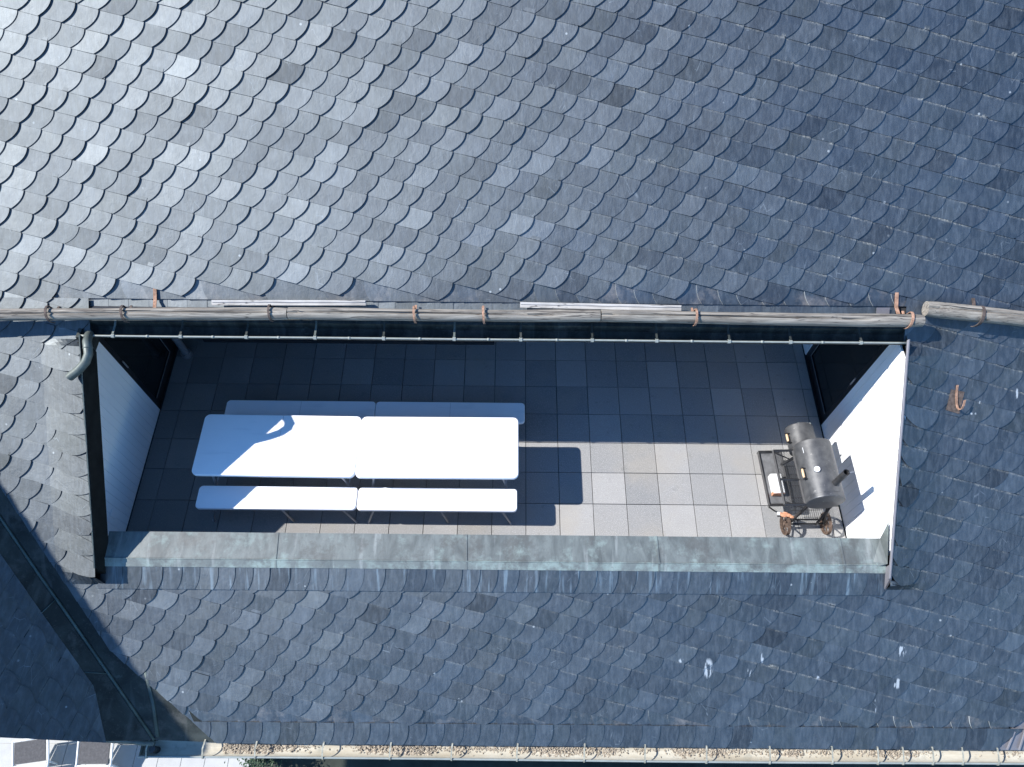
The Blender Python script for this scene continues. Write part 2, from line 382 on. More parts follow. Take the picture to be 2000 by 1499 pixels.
def field(T, x0, x1, s0, s1, anchor, keep=None, e1=E1, e2=E2, widen=None, seed=1, trk=1):
    """diagonal courses of scalloped slates over the rectangle"""
    rnd = random.Random(seed)
    det = e1[0] * e2[1] - e1[1] * e2[0]
    def lat(x, q):
        dx, dq = x - anchor[0], q - anchor[1]
        return (dx * e2[1] - dq * e2[0]) / det, (e1[0] * dq - e1[1] * dx) / det
    cs = [lat(x, q) for x in (x0 - .5, x1 + .5) for q in (s0 - .4, s1 + .4)]
    i0, i1 = int(min(c[0] for c in cs)) - 1, int(max(c[0] for c in cs)) + 2
    j0, j1 = int(min(c[1] for c in cs)) - 1, int(max(c[1] for c in cs)) + 2
    for j in range(j0, j1):
        jit = {}
        def J(i):
            if i not in jit: jit[i] = (rnd.uniform(-.016, .016), rnd.uniform(-.010, .010))
            return jit[i]
        for i in range(i0, i1):
            A = (anchor[0] + i * e1[0] + j * e2[0], anchor[1] + i * e1[1] + j * e2[1])
            if not (x0 - .35 < A[0] < x1 + .45 and s0 - .15 < A[1] < s1 + .45): continue
            bt = A[1] + e2[1]
            if keep and not keep(A[0] + e2[0], bt, A): continue
            j_a, j_b = J(i); l_a, _ = J(i - 1)
            tr = rnd.uniform(.0072, .0138) * trk; tb = rnd.uniform(.0030, .0050); ext = (0, 0)
            if widen:
                ww = widen(A, i, j)
                if ww == 'skip': continue
                if ww: ext = ww
            al, ar = ext          # extra lattice steps to the left / right
            Ax, As = A[0] + ar * e1[0] + j_a, A[1] + ar * e1[1]
            sw = rnd.uniform(-.006, .006)
            B = (e2[0] + rnd.uniform(-.008, .008), e2[1])
            arc = [(Ax + x, As + y) for x, y in bez((0, 0), (-.004 + sw, -.078), (-.064 + sw, -.134), B, 9)]
            Lx = A[0] - e1[0] * (1 + al) + l_a; Ls = A[1] - e1[1] * (1 + al)
            larc = [(Lx + x - .022, Ls + y) for x, y in bez((0, 0), (-.004, -.080), (-.058, -.140), (e2[0], e2[1]), 5)][::-1]
            B = arc[-1]; n = 3 + 5 * int(al + ar)
            bot = [(B[0] + (larc[0][0] - B[0]) * k / n, B[1] + (larc[0][1] - B[1]) * k / n + (rnd.uniform(-.0015, .0015))) for k in range(1, n)]
            ux_ = .035
            if al or ar:
                ux_ = .16; lx, rx = larc[0][0], B[0]; sg_ = rnd.uniform(.05, .11)
                def off(x):
                    if ar: u = max(0, min(1.2, (x - lx - .1) / (CL[0] - lx - .1))); return -.018 * math.sin(min(1, u) * 3.14) + sg_ * u ** 3
                    u = max(0, min(1.2, (rx - .02 - x) / (rx - .02 - CL[1]))); return -.006 * math.sin(min(1, u) * 3.14) + sg_ * u ** 2.2
                bot = [(x, q + off(x)) for x, q in bot]; tb = .015
                if ar: arc = [(x, q + off(x)) for x, q in arc]
                else: larc = [(x, q + off(x)) for x, q in larc]
            top = [(Lx - .01, Ls + ux_), (Ax + .012, As + ux_)]
            tot = 1 + al + ar
            def hf(x, q, A=A, tr=tr, tb=tb, tot=tot, al=al, j_a=j_a):
                a, b = lat(x - j_a, q); a -= i; b -= j
                return tr * (a + 1 + al) / tot + tb * b
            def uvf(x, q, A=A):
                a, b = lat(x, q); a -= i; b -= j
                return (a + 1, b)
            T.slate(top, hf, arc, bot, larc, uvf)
def course(T, x0, x1, sb, stp, wd, band=0, mirror=False, straight=.0, h=0, seed=3, tr_=.006, tint=None):
    """one horizontal course"""
    rnd = random.Random(seed); x = x0; H = stp - sb
    jit = rnd.uniform(-.01, .01)
    while x < x1:
        w_ = wd * rnd.uniform(.86, 1.14); sg = -1 if mirror else 1
        if straight: shape = [(0, 0), (rnd.uniform(-.003, .003), -H * .5), (rnd.uniform(-.003, .003), -H)]
        else: shape = [(a * sg, b) for a, b in bez((0, 0), (.004, -H * .42), (-.010, -H * .72), (-.062, -H), 8)]
        tr, tb = tr_ * rnd.uniform(.7, 1.4), .006
        if not mirror:
            arc = [(x + w_ + a, stp + b) for a, b in shape]
            la = [(x - .02 + a, stp + b) for a, b in shape][::-1]
            bot = [(arc[-1][0] * (1 - k / 3) + la[0][0] * k / 3, sb) for k in (1, 2)]
            top = [(x - .02, stp + .02), (x + w_, stp + .02)]
            hf = lambda X, q, x=x, w_=w_, tr=tr: h + tr * (X - x) / w_ + tb * (stp - q) / H
            T.slate(top, hf, arc, bot, la, lambda X, q: (.5, .5), band, tint=tint)
        else:
            # exposed edge on the left, leaning the other way
            arc = [(x + a, stp + b) for a, b in shape]
            ra = [(x + w_ + .02 + a, stp + b) for a, b in shape]
            tp = [(x, stp + .02), (x + w_ + .02, stp + .02)]
            out_arc = ra[1:]; hf = lambda X, q, x=x, w_=w_, tr=tr: h + tr * 1.6 * (1 - (X - x) / w_) + tb * (stp - q) / H
            # order: start with top (left->right), hidden right side, bottom, then the exposed left arc
            T.slate(tp, hf, ra, [(arc[-1][0] * k / 3 + ra[-1][0] * (1 - k / 3), sb) for k in (1, 2)] + arc[::-1], [], lambda X, q: (.5, .5), band, tint=tint, edge=1)
        x += w_

# ------------------------------------------------------------------ the house
house = empty('house', (0, -2, -5.4))
tag(house, 'house with dark slate roof and recessed roof terrace cut into the slope', 'house')
def hobj(name, bm, m, parent=None, smooth=False, angle=None):
    """part of the house; mesh is in world coordinates"""
    o = obj(name, bm, m, parent or house, smooth, angle)
    if parent is None: o.matrix_parent_inverse = Matrix.Translation((0, 2, 5.4))
    return o
XL, XR, YF, YB = -4.65, 3.74, -.64, 2.62          # inner faces of the terrace
SE = 1.235 / CO                                   # lower edge of the upper slating
SCAP = -.965 / CO; SROW = -1.165 / CO; SEAVE = -2.55 / CO; SFOOT = -2.38 / CO
AN = (-4.69, 3.35 / CO)
CL = (-4.395, 3.735)                               # trimmed sides of the opening
vx = (lambda a, b: (lambda k: (k[0], k[1], k[0] * a[0] + k[1] * a[1] / CO))((-(a[1] - b[1]) / CO, a[0] - b[0])))
# clip lines of the valley (points in plan)
V1, V2, V3 = (-5.27, -.52), (-4.40, -1.72), (-3.32, -2.55)
def line_clip(a, b, flip=1):
    ax, as_, bx, bs = a[0], a[1] / CO, b[0], b[1] / CO
    n = (-(bs - as_) * flip, (bx - ax) * flip)
    return (n[0], n[1], n[0] * ax + n[1] * as_)
vA = line_clip(V1, V2, -1); vB = line_clip(V2, V3, -1)

parts = []
# upper slope
T = Tiles(MAIN)
field(T, -9, 8.5, SE, 6.4, AN, keep=lambda bx, bs, A: not (-4.6 < bx < 3.78 and bs < SE + .004) or A[0] < CL[0] - .08 or A[0] > CL[1] + .14, seed=11)
T.clip([(0, -1, -SE), (1, 0, 8.4), (-1, 0, 9)]); parts.append(T)
T = Tiles(MAIN, h0=-.012); course(T, -4.95, 4.0, SE, SE + .24, .205, mirror=True, seed=5, h=0); T.clip([(1, 0, 4.0), (-1, 0, 4.95)]); parts.append(T)
T = Tiles(MAIN, h0=-.022); course(T, -4.42, 3.60, SE - .13, SE + .02, .19, straight=1, seed=6, tr_=.002, tint=.6); parts.append(T)
# left of the opening
def fade(q, a, b, lo=.2, hi=.2): return max(0, min(1, (q - a) / lo)) * max(0, min(1, (b - q) / hi))
def rampL(x, q):
    t = max(0, min(1, (x + 4.90) / .50)); return .182 * t ** 1.35 * fade(q, -1.42, 1.14, .14, .06)
def rampR(x, q):
    t = max(0, min(1, (4.22 - x) / .50)); return .115 * t ** 1.35 * fade(q, -1.40, 1.20, .08, .14)
def warpL(x, q):
    d = max(0, CL[0] - x); k = fade(q, -1.35, 1.5, .5, .5)
    return 0
def warpR(x, q):
    d = max(0, x - CL[1]); k = fade(q, -1.6, 1.5, .5, .5)
    return 0
def widenL(A, i, j):
    d = CL[0] - A[0]
    if -1.2 < A[1] < 1.12:
        if d < .07 + .05 * (j % 2): return 'skip'
        if d < .305 + .05 * (j % 2): return (0, 2)
def widenR(A, i, j):
    d = A[0] - CL[1] + .07
    if -1.3 < A[1] < 1.15:
        lim = .14 + .12 * (j % 2)
        if d < lim: return 'skip'
        if d < lim + .235: return (2, 0)
T = Tiles(MAIN, warpL); field(T, -9, CL[0], -3.3, SE, AN, widen=widenL, seed=12)
T.clip([(0, 1, SE), (1, 0, CL[0]), (-1, 0, 9), (0, -1, -SFOOT), vA, vB]); T.bend(rampL, [-4.9 + .05 * k for k in range(10)], [-1.42, -1.35, -1.28, 1.08, 1.11, 1.14]); parts.append(T)
T = Tiles(MAIN, warpR); field(T, CL[1], 8.4, -3.3, SE, AN, widen=widenR, seed=13, keep=lambda bx, bs, A: bs > SFOOT - .0)
T.clip([(0, 1, SE), (-1, 0, -CL[1]), (1, 0, 8.4), (0, -1, -SEAVE), (1, -1.2, 5.02 + 1.2 * 2.57 / CO)]); T.bend(rampR, [3.77 + .05 * k for k in range(10)], [-1.40, -1.36, -1.32, 1.06, 1.13, 1.20]); parts.append(T)
# below the opening
T = Tiles(MAIN); field(T, CL[0], CL[1], -3.3, SCAP, AN, seed=14, keep=lambda bx, bs, A: bs > SFOOT)
T.clip([(0, 1, SCAP + .02), (-1, 0, -CL[0]), (1, 0, CL[1]), (0, -1, -SFOOT), vA, vB]); parts.append(T)
T = Tiles(MAIN, h0=.017); course(T, -4.42, 3.55, SROW, SCAP + .01, .2, band=1, seed=21)
T.clip([vA]); parts.append(T)
T = Tiles(MAIN, h0=-.010); course(T, -4.3, 8.4, SFOOT, SFOOT + .24, .205, mirror=True, seed=22); T.clip([vA, vB, (1, 0, 5.2)]); parts.append(T)
T = Tiles(MAIN, h0=.004); course(T, -3.6, 5.6, SEAVE, SFOOT + .012, .2, seed=23); T.clip([vA, vB]); 
T.clip([line_clip((5.02, -2.57), (5.44, -2.33), 1)] if False else [(1, -1.2, 5.02 + 1.2 * 2.57 / CO)]); parts.append(T)
bm = bmesh.new()
for nm in ('tint', 'hue', 'band', 'rgh', 'edge'): bm.faces.layers.float.new(nm)
tmp = []
for T in parts:
    me = bpy.data.meshes.new('tmp'); T.bm.to_mesh(me); T.bm.free(); bm.from_mesh(me); tmp.append(me)
for me in tmp: bpy.data.meshes.remove(me)
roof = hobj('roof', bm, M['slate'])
bm = bmesh.new(); box(bm, -4.505, -4.468, .88, 1.10, 1.85, 2.165); hobj('gutter_end_light_stop', bm, M['dcop'])  # board added to close a slit of sunlight at the gutter end
tag(roof, 'scalloped dark blue-grey slates laid in slanting courses')
# deck below the slates (solid plate, cut for the opening)
bm = bmesh.new()
def deckbox(x0, x1, y0, y1, t=.09, top=-.024, pts=None):
    pts = pts or [(x0, y0), (x1, y0), (x1, y1), (x0, y1)]
    up = [bm.verts.new(MAIN.p(x, y / CO, top)) for x, y in pts]; lo = [bm.verts.new(MAIN.p(x, y / CO, top - t)) for x, y in pts]
    bm.faces.new(up); bm.faces.new(lo[::-1]); n = len(pts)
    for i in range(n): bm.faces.new((up[i], lo[i], lo[(i + 1) % n], up[(i + 1) % n]))
deckbox(-9, 8.4, 1.075, 5.1)
deckbox(0, 0, 0, 0, pts=[(-4.505, -.98), (-4.505, 1.075), (-9, 1.075), (-6.8, 1.0), (-5.46, -.56), (-5.13, -.98)])
deckbox(3.80, 8.4, -.98, 1.075)
deckbox(0, 0, 0, 0, pts=[(-5.13, -.98), (-3.98, -2.53), (5.25, -2.53), (8.4, -2.53), (8.4, -.98)])
hobj('roof_deck', bm, M['deck'])

# cross wing roof on the left, its east face in its own shade
CW = Plane((-5.45, -.565, .965), (0, 1, 0), (-.7036, 0, .7107))
T = Tiles(CW, h0=0); T.dark = True  # same slate, toned darker here to deepen the shade on the wing
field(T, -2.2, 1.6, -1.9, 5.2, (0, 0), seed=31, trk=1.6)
def cwl(a, b, flip):           # clip line through plan points given on the wing plane
    f = lambda p: (p[1] + .565, -(p[0] + 5.45) / .7036)
    (ax, as_), (bx, bs) = f(a), f(b); n = (-(bs - as_) * flip, (bx - ax) * flip); return (n[0], n[1], n[0] * ax + n[1] * as_)
T.clip([(-1, 0, 2.58 - .565), cwl((-5.36, -.95), (-4.52, -2.06), 1), cwl((-4.52, -2.06), (-4.33, -2.58), 1), (0, 1, 4.93)])
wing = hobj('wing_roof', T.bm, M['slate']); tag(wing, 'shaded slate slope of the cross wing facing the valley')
bm = bmesh.new()
RX, RZ = -8.93, .965 + 1.01 * (8.93 - 5.45) - .03
def prism_xz(bm, prof, y0, y1):
    a = [bm.verts.new((x, y0, z)) for x, z in prof]; b = [bm.verts.new((x, y1, z)) for x, z in prof]; n = len(prof)
    bm.faces.new(a); bm.faces.new(b[::-1])
    for i in range(n): bm.faces.new((a[i], b[i], b[(i + 1) % n], a[(i + 1) % n]))
# east slope boards: a plate that follows the valley line
def wz(x): return .965 - 1.01 * (x + 5.45) - .024
up = [(-3.99, -2.53), (-4.40, -2.56), (RX, -2.56), (RX, 4.2), (-6.8, 1.2), (-5.46, -.565)]
u = [bm.verts.new((x, y, wz(x))) for x, y in up]; l = [bm.verts.new((x, y, wz(x) - .12)) for x, y in up]
bm.faces.new(u); bm.faces.new(l[::-1])
for i in range(len(up)): bm.faces.new((u[i], l[i], l[(i + 1) % len(up)], u[(i + 1) % len(up)]))
prism_xz(bm, [(RX, RZ), (RX - 2.1, RZ - 2.12), (RX - 2.1, RZ - 2.25), (RX, RZ - .13)], -2.56, 4.2)  # unseen west slope, cut short to let sun onto the lower terrace
fixn(bm); hobj('wing_roof_deck', bm, M['deck'])

# copper valley between the two slopes
bm = bmesh.new()
VL = [(-6.3, .57), (-5.45, -.565), (-5.09, -1.055), (-4.82, -1.41), (-4.43, -1.93), (-3.985, -2.53)]
def vz(p): return roofz(p[1]) + .004
rs = [(-5.95, .42), (-5.20, -.52), (-4.98, -.80), (-4.70, -1.14), (-4.04, -1.90), (-3.24, -2.55)]
for i in range(5):
    a, b = VL[i], VL[i + 1]; c, d = rs[i], rs[i + 1]
    poly(bm, [(a[0], a[1], vz(a) - .004), (b[0], b[1], vz(b) - .004), (d[0], d[1], vz(d) - .007), (c[0], c[1], vz(c) - .007)])
ls = [(-6.4, .2), (-5.42, -.95), (-5.12, -1.40), (-4.92, -1.66), (-4.60, -2.06), (-4.40, -2.57)]
def wz2(x): return .965 - 1.01 * (x + 5.45)
for i in range(5):
    a, b = VL[i], VL[i + 1]; c, d = ls[i], ls[i + 1]
    poly(bm, [(a[0], a[1], vz(a) - .004), (c[0], c[1], wz2(c[0]) - .004), (d[0], d[1], wz2(d[0]) - .004), (b[0], b[1], vz(b) - .004)])
fixn(bm); valley = hobj('valley_flashing', bm, M['vcop'], smooth=False)
bm = bmesh.new()
tube(bm, [(x, y, vz((x, y)) + .012) for x, y in VL], .014, 6)
for t, a in ((.18, 1), (.52, 1), (.80, 1)):      # cross welts
    k = t * 5; i = int(k); f = k - i
    p = [VL[i][c] + (VL[i + 1][c] - VL[i][c]) * f for c in (0, 1)]; r_ = [ls[i][c] + (ls[i + 1][c] - ls[i][c]) * f for c in (0, 1)]
    tube(bm, [(p[0], p[1], vz(p) + .003), (r_[0], r_[1] + .12, wz2(r_[0]) + .006)], .006, 5)
tube(bm, [(-4.02, -2.02, roofz(-2.02) + .004), (-3.74, -2.20, roofz(-2.2) + .004)], .004, 5)
tube(bm, [(-4.05, -1.88, roofz(-1.88) + .004), (-3.98, -2.2, roofz(-2.2) + .006), (-3.95, -2.5, roofz(-2.5) + .006)], .02, 6, squash=(1, .35))
hobj('valley_seam', bm, simple('dull_green_seam', (.055, .08, .072), .6, 0, .4, 5), valley, smooth=True)
bm = bmesh.new(); tube(bm, [(-4.47, -2.53, -.46), (-4.2, -2.54, -.49), (-3.99, -2.57, -.53)], .035, 12)
o = hobj('rolled_edge', bm, M['spout'], valley, smooth=True)
# small light metal valley at the far right of the eave
bm = bmesh.new()
poly(bm, [(4.98, -2.555, roofz(-2.555) - .022), (5.75, -2.555, roofz(-2.555) - .022), (5.75, -2.0, roofz(-2.0) - .022), (5.50, -2.14, roofz(-2.14) - .022)])
for k in range(3):
    x = 5.2 + .13 * k; tube(bm, [(x, -2.55, roofz(-2.55) + .0), (x + .06, -2.38 + .08 * k, roofz(-2.38 + .08 * k) + .0)], .012, 6)
fixn(bm); o = hobj('valley_flashing', bm, M['trim']); o['label'] = 'pale metal flashing at the right end of the eave'

# side walls of white vertical boards (left and right) with a glazed door each
def side_wall(X, sx, segs, topz):
    bm = bmesh.new()
    for y0, y1 in segs:
        n = max(1, round((y1 - y0) / .095)); wd = (y1 - y0) / n
        for k in range(n):
            a, b = y0 + k * wd + .0019, y0 + (k + 1) * wd - .0019
            za, zb = topz(a), topz(b)
            p = [(X, a, 0), (X, b, 0), (X, b, zb), (X, a, za)]
            u = [bm.verts.new(q) for q in p]; v = [bm.verts.new((q[0] + sx * .02, q[1], q[2])) for q in p]
            bm.faces.new(u); bm.faces.new(v[::-1])
            for i in range(4): bm.faces.new((u[i], v[i], v[(i + 1) % 4], u[(i + 1) % 4]))
        box(bm, min(X + sx * .012, X + sx * .12), max(X + sx * .012, X + sx * .12), y0, y1, -.02, min(topz(y0), topz(y1)) - .05)
    fixn(bm); return bm
tz = lambda y: min(roofz(y) - .135, 2.25)
wl = hobj('side_wall', side_wall(XL, -1, [(-.80, 1.21)], lambda y: min(roofz(y) - .12, 2.25)), M['wall']); wl['label'] = 'white boarded side wall in shade on the left'
wr = hobj('side_wall', side_wall(XR, 1, [(-.80, 1.08)], lambda y: min(roofz(y) + .13, 2.04)), M['wall']); w2 = hobj('side_wall', side_wall(XR, 1, [(2.14, YB)], lambda y: 2.2), M['wall']); w2['label'] = 'white boards behind the right door'; wr['label'] = 'sunlit white boarded side wall on the right'
bm = bmesh.new(); box(bm, XL, XL + .012, -.35, -.27, .30, .42, bev=.004); hobj('socket_cover', bm, M['wall'], wl)
def side_door(X, sx, y0, y1, nm):
    bm = bmesh.new(); a, b = min(X + sx * .02, X + sx * .10), max(X + sx * .02, X + sx * .10)
    box(bm, a, b, y0, y0 + .09, 0, 2.2); box(bm, a, b, y1 - .09, y1, 0, 2.2); box(bm, a, b, y0 + .09, y1 - .09, 0, .11); box(bm, a, b, y0 + .09, y1 - .09, 2.09, 2.2)
    xa, xb = sorted((X + sx * .035, X + sx * .085))
    d = hobj('door', bm, M['frame']); d['label'] = nm
    bm = bmesh.new(); box(bm, xa, xb, y0 + .09, y1 - .09, .11, 2.09); hobj('glass', bm, M['glass'], d)
    bm = bmesh.new()
    xi = X + sx * .018
    for (p, q) in (((xi, y0 + .10, .12), (xi, y1 - .10, .12)), ((xi, y1 - .10, .12), (xi, y1 - .10, 2.08))): tube(bm, [p, q], .005, 6)
    tube(bm, [(xi - sx * .03, y0 + .05, .95), (xi - sx * .03, y0 + .05, 1.09)], .009, 8)
    hobj('glazing_bead', bm, M['tube'], d)
side_door(XL, -1, 1.21, 2.10, 'black framed glazed door in the left side wall')
side_door(XR, 1, 1.08, 2.14, 'black framed glazed door in the right side wall')
# back of the terrace, walls and ceiling behind (closed box so the recess is really dark)
bm = bmesh.new()
box(bm, XL - .12, XR + .12, YB, YB + .12, -.02, 2.4); box(bm, XL - .12, XL - .02, 2.10, YB, -.02, 2.4)
box(bm, XL - .14, XR + .14, 1.14, YB, 2.22, 2.27)
box(bm, XL - .3, XL - .10, 1.15, 2.15, -.02, 2.04); box(bm, XR + .10, XR + .3, 1.05, 2.2, -.02, 2.02)
hobj('back_wall', bm, M['frame'])
bm = bmesh.new()
for k in range(4): box(bm, XL + .35, -.42, YB - .40 + .035 * k, YB - .02, .02 + .075 * k, .085 + .075 * k)
hobj('sill_boards', bm, M['deck'])
# outer walls below the eaves
bm = bmesh.new()
box(bm, -5.0, 8.0, -1.75, 5.0, -5.4, -.35); box(bm, -13, -5.2, -1.95, 4.0, -5.4, .2)
hobj('outer_wall', bm, M['render'])
bm = bmesh.new()
p = [(-8.93, .1), (-5.05, .1)]
prism_xz(bm, [(-12.0, .2), (-5.3, .2), (-5.3, .55), (-8.93, 4.1), (-11.0, 2.0)], -1.95, -1.85); fixn(bm)
hobj('gable_wall', bm, M['render'])
# side and back closure of the main block
bm = bmesh.new()
a = [(-2.4, -.6), (5.0, -.6), (5.0, 4.9), (4.9, 4.95)]
for x in (8.3, -8.9):
    u = [bm.verts.new((x, y, z)) for y, z in a]; v = [bm.verts.new((x + .1, y, z)) for y, z in a]
    bm.faces.new(u); bm.faces.new(v[::-1])
    for i in range(4): bm.faces.new((u[i], v[i], v[(i + 1) % 4], u[(i + 1) % 4]))
box(bm, -8.9, 8.3, 5.05, 5.15, -.6, 4.9); fixn(bm)
hobj('closing_wall', bm, M['render'])

# terrace paving (setting)
tf = bmesh.new(); lt = tf.faces.layers.float.new('tint')
rnd = random.Random(4)
nx0, nx1 = -12, 10
for i in range(nx0, nx1):
    for j in range(-1, 7):
        x0, x1 = max(i * .4, XL + .012), min((i + 1) * .4, XR - .012); y0, y1 = max(j * .4, YF), min((j + 1) * .4, YB - .01)
        if x1 - x0 < .02: continue
        n0 = len(tf.faces); dz = rnd.uniform(-.0015, .0015)
        g = .0028 + rnd.uniform(0, .0012)
        box(tf, x0 + g, x1 - g, y0 + g, y1 - g, -.04, dz, bev=.002)
        tf.faces.ensure_lookup_table(); tn = min(1, max(0, rnd.gauss(.5, .30)))
        for f in tf.faces[n0:]: f[lt] = tn
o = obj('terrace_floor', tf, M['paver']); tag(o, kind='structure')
bm = bmesh.new(); box(bm, XL - .1, XR + .1, YF - .1, YB + .1, -.25, -.041)
o = obj('terrace_floor', bm, M['joint']); tag(o, kind='structure')

# parapet with copper capping
bm = bmesh.new(); box(bm, XL - .1, XR + .1, -.90, -.655, -.25, .55); box(bm, XL - .1, XR + .1, -.80, -.655, .55, .70)
par = hobj('parapet', bm, M['wall'])
bm = bmesh.new()
prof = [(-.640, .700), (-.640, .775), (-.905, .742), (-.917, .736), (-.985, roofz(-.985) + .034), (-.985, roofz(-.985) + .014)]
nx = 60; X0c, X1c = -4.40, 3.722
rings = []
for k in range(nx + 1):
    x = X0c + (X1c - X0c) * k / nx; dz = .0015 * math.sin(x * 3.1) + .001 * math.sin(x * 9.3)
    rings.append([bm.verts.new((x, y, z + dz)) for y, z in prof])
for A, B in zip(rings, rings[1:]):
    for k in range(len(prof) - 1): bm.faces.new((A[k], B[k], B[k + 1], A[k + 1]))
bm.faces.new(rings[0]); bm.faces.new(rings[-1][::-1]); fixn(bm)
cap = hobj('capping', bm, M['cap'], par)
for x in (-2.63, -.65, 1.35, 3.28):
    bm = bmesh.new()
    strap(bm, [(x, -.638, .700), (x + .002, -.6385, .7775), (x + .012, -.905, .7455), (x + .015, -.919, .7385), (x + .015, -.989, roofz(-.989) + .037)], (1, 0, 0), .020, .004)
    hobj('capping_seam', bm, M['cap'], par)
bm = bmesh.new()
xs_ = [X0c + (X1c - X0c) * k / 40 for k in range(41)]
for A, B in zip(xs_, xs_[1:]): poly(bm, [(A, -.9175, .7385), (B, -.9175, .7385), (B, -.988, roofz(-.988) + .036), (A, -.988, roofz(-.988) + .036)])
fixn(bm)
for f in bm.faces:
    if f.normal.z < 0: f.normal_flip()
tube(bm, [(x, -.915, .741) for x in xs_], .006, 6)
hobj('capping_apron', bm, copper('pale_green_apron', -.35), par)
# left trim: dark copper upstand hanging inside the roof edge ; right trim: rounded grey strip
bm = bmesh.new()
ya, yb = .84, -1.05
def zz(y, d): return roofz(y) + d
pts = [(-4.412, .205), (-4.412, .232), (-4.385, .232), (-4.385, -.075), (-4.655, -.075), (-4.80, -.08), (-4.80, -.01), (-4.62, .035), (-4.45, .12)]
A = [bm.verts.new((x, ya, zz(ya, d))) for x, d in pts]; B = [bm.verts.new((x, yb, zz(yb, d))) for x, d in pts]
for k in range(len(pts)): bm.faces.new((A[k], B[k], B[(k + 1) % len(pts)], A[(k + 1) % len(pts)]))
bm.faces.new(B[::-1]); bm.faces.new(A)
fixn(bm); lt_ = hobj('edge_trim', bm, simple('dark_stained_upstand', (.012, .0125, .011), .85, 0, .45, 7, spec=.2)); lt_['label'] = 'dark copper upstand along the left edge of the opening'
bm = bmesh.new(); tube(bm, [(-4.400, ya, zz(ya, .236)), (-4.400, yb, zz(yb, .236))], .007, 6); hobj('edge_bead', bm, M['spout'], lt_)
bm = bmesh.new()
ya, yb = .90, -1.06
sec = [(3.708, .140), (3.709, .156), (3.716, .165), (3.724, .167), (3.732, .162), (3.737, .148), (3.739, .10)]
A = [bm.verts.new((x, ya, zz(ya, d))) for x, d in sec]; B = [bm.verts.new((x, yb, zz(yb, d))) for x, d in sec]
for k in range(len(sec) - 1): bm.faces.new((A[k], B[k], B[k + 1], A[k + 1]))
bm.faces.new(A[::-1]); bm.faces.new(B); fixn(bm)
rt = hobj('edge_trim', bm, M['trim'], smooth=True, angle=50)
bm = bmesh.new()
u = [bm.verts.new((3.722, y, roofz(y) + d)) for y, d in ((-.93, -.03), (-.93, .145), (-1.06, .145), (-1.14, .01), (-1.14, -.03))]; v = [bm.verts.new((3.744, a.co.y, a.co.z)) for a in u]
bm.faces.new(u); bm.faces.new(v[::-1])
for k in range(5): bm.faces.new((u[k], v[k], v[(k + 1) % 5], u[(k + 1) % 5]))
fixn(bm); hobj('trim_foot', bm, M['trim'], rt); rt['label'] = 'rounded grey metal strip along the right edge of the opening'
bm = bmesh.new()
poly(bm, [(3.714, -.55, 1.02), (3.714, -.645, .775), (3.57, -.67, .770), (3.60, -.88, .745), (3.65, -.925, .740), (3.714, -.92, .80)])
fixn(bm); bmesh.ops.solidify(bm, geom=bm.faces[:], thickness=.006); hobj('corner_flashing', bm, M['cap'], rt)

# upper gutter over the terrace
bm = bmesh.new()
GY, GZ, GR = .985, 2.150, .080
gx = [-4.46 + (3.755 + 4.46) * k / 80 for k in range(81)]
sec = [(math.cos(t) * GR, -math.sin(t) * GR) for t in [R(180 - a) for a in range(-8, 189, 14)]]
rings = [[bm.verts.new((x, GY + .004 * (x / 4) + a, GZ + b + .002 * math.sin(x * 2.3))) for a, b in sec] for x in gx]
for A, B in zip(rings, rings[1:]):
    for k in range(len(sec) - 1): bm.faces.new((A[k], B[k], B[k + 1], A[k + 1]))
bm.faces.new(rings[0]); bm.faces.new(rings[-1][::-1]); fixn(bm)
gut = hobj('gutter', bm, M['dcop'], smooth=True); gut['label'] = 'dark copper gutter under the log above the terrace'
bm = bmesh.new()
box(bm, -4.46, 3.74, GY + GR - .014, GY + GR + .07, 2.08, 2.20)
hobj('gutter_apron', bm, M['dcop'], gut)
bm = bmesh.new(); tube(bm, [(x, GY - GR + .004 * (x / 4), GZ + .012 + .002 * math.sin(x * 2.3)) for x in gx], .0098, 8)
for x in (-3.8, -3.15, -2.5, -1.8, -1.1, -.42, .26, .95, 1.6, 2.3, 2.9):
    tube(bm, [(x - .012, GY - GR + .004 * x / 4, GZ + .012), (x + .012, GY - GR + .004 * x / 4, GZ + .012)], .0135, 8)
hobj('gutter_bead', bm, M['bead'], gut, smooth=True)
for x in (-4.14, -3.47, -2.82, -2.14, -1.46, -.76, -.10, .61, 1.25, 1.97, 2.58, 3.28):
    bm = bmesh.new()
    y0 = GY + .004 * x / 4
    strap(bm, [(x, y0 + GR + .015, GZ + .06), (x, y0 + .03, GZ - .0 + .035), (x, y0 - GR + .015, GZ + .030), (x, y0 - GR + .004, GZ + .012)], (1, 0, 0), .020, .004)
    br_ = hobj('gutter_bracket', bm, M['spout' if x in (-2.14, -4.14, -.76) else 'dcop'], gut)
    bm = bmesh.new(); strap(bm, [(x, y0 - GR + .018, GZ + .022), (x, y0 - GR - .002, GZ + .030), (x, y0 - GR - .017, GZ + .014), (x, y0 - GR - .006, GZ - .012)], (1, 0, 0), .030, .004); hobj('bracket_clip', bm, M['bead'], gut)
bm = bmesh.new()
pp = [(-4.385, .93, 2.15), (-4.37, .87, 2.18), (-4.340, .80, 2.215), (-4.305, .725, 2.225), (-4.292, .66, 2.20), (-4.32, .60, 2.16), (-4.39, .545, 2.11), (-4.50, .49, 2.05)]
tube(bm, pp, .042, 16, cap=False); tube(bm, [pp[-1], pp[-2]], .037, 14)
for k in (3,): tube(bm, [pp[k], tuple(a + (b - a) * .15 for a, b in zip(pp[k], pp[k + 1]))], .045, 14)
hobj('gutter_spout', bm, M['spout'], gut, smooth=True)
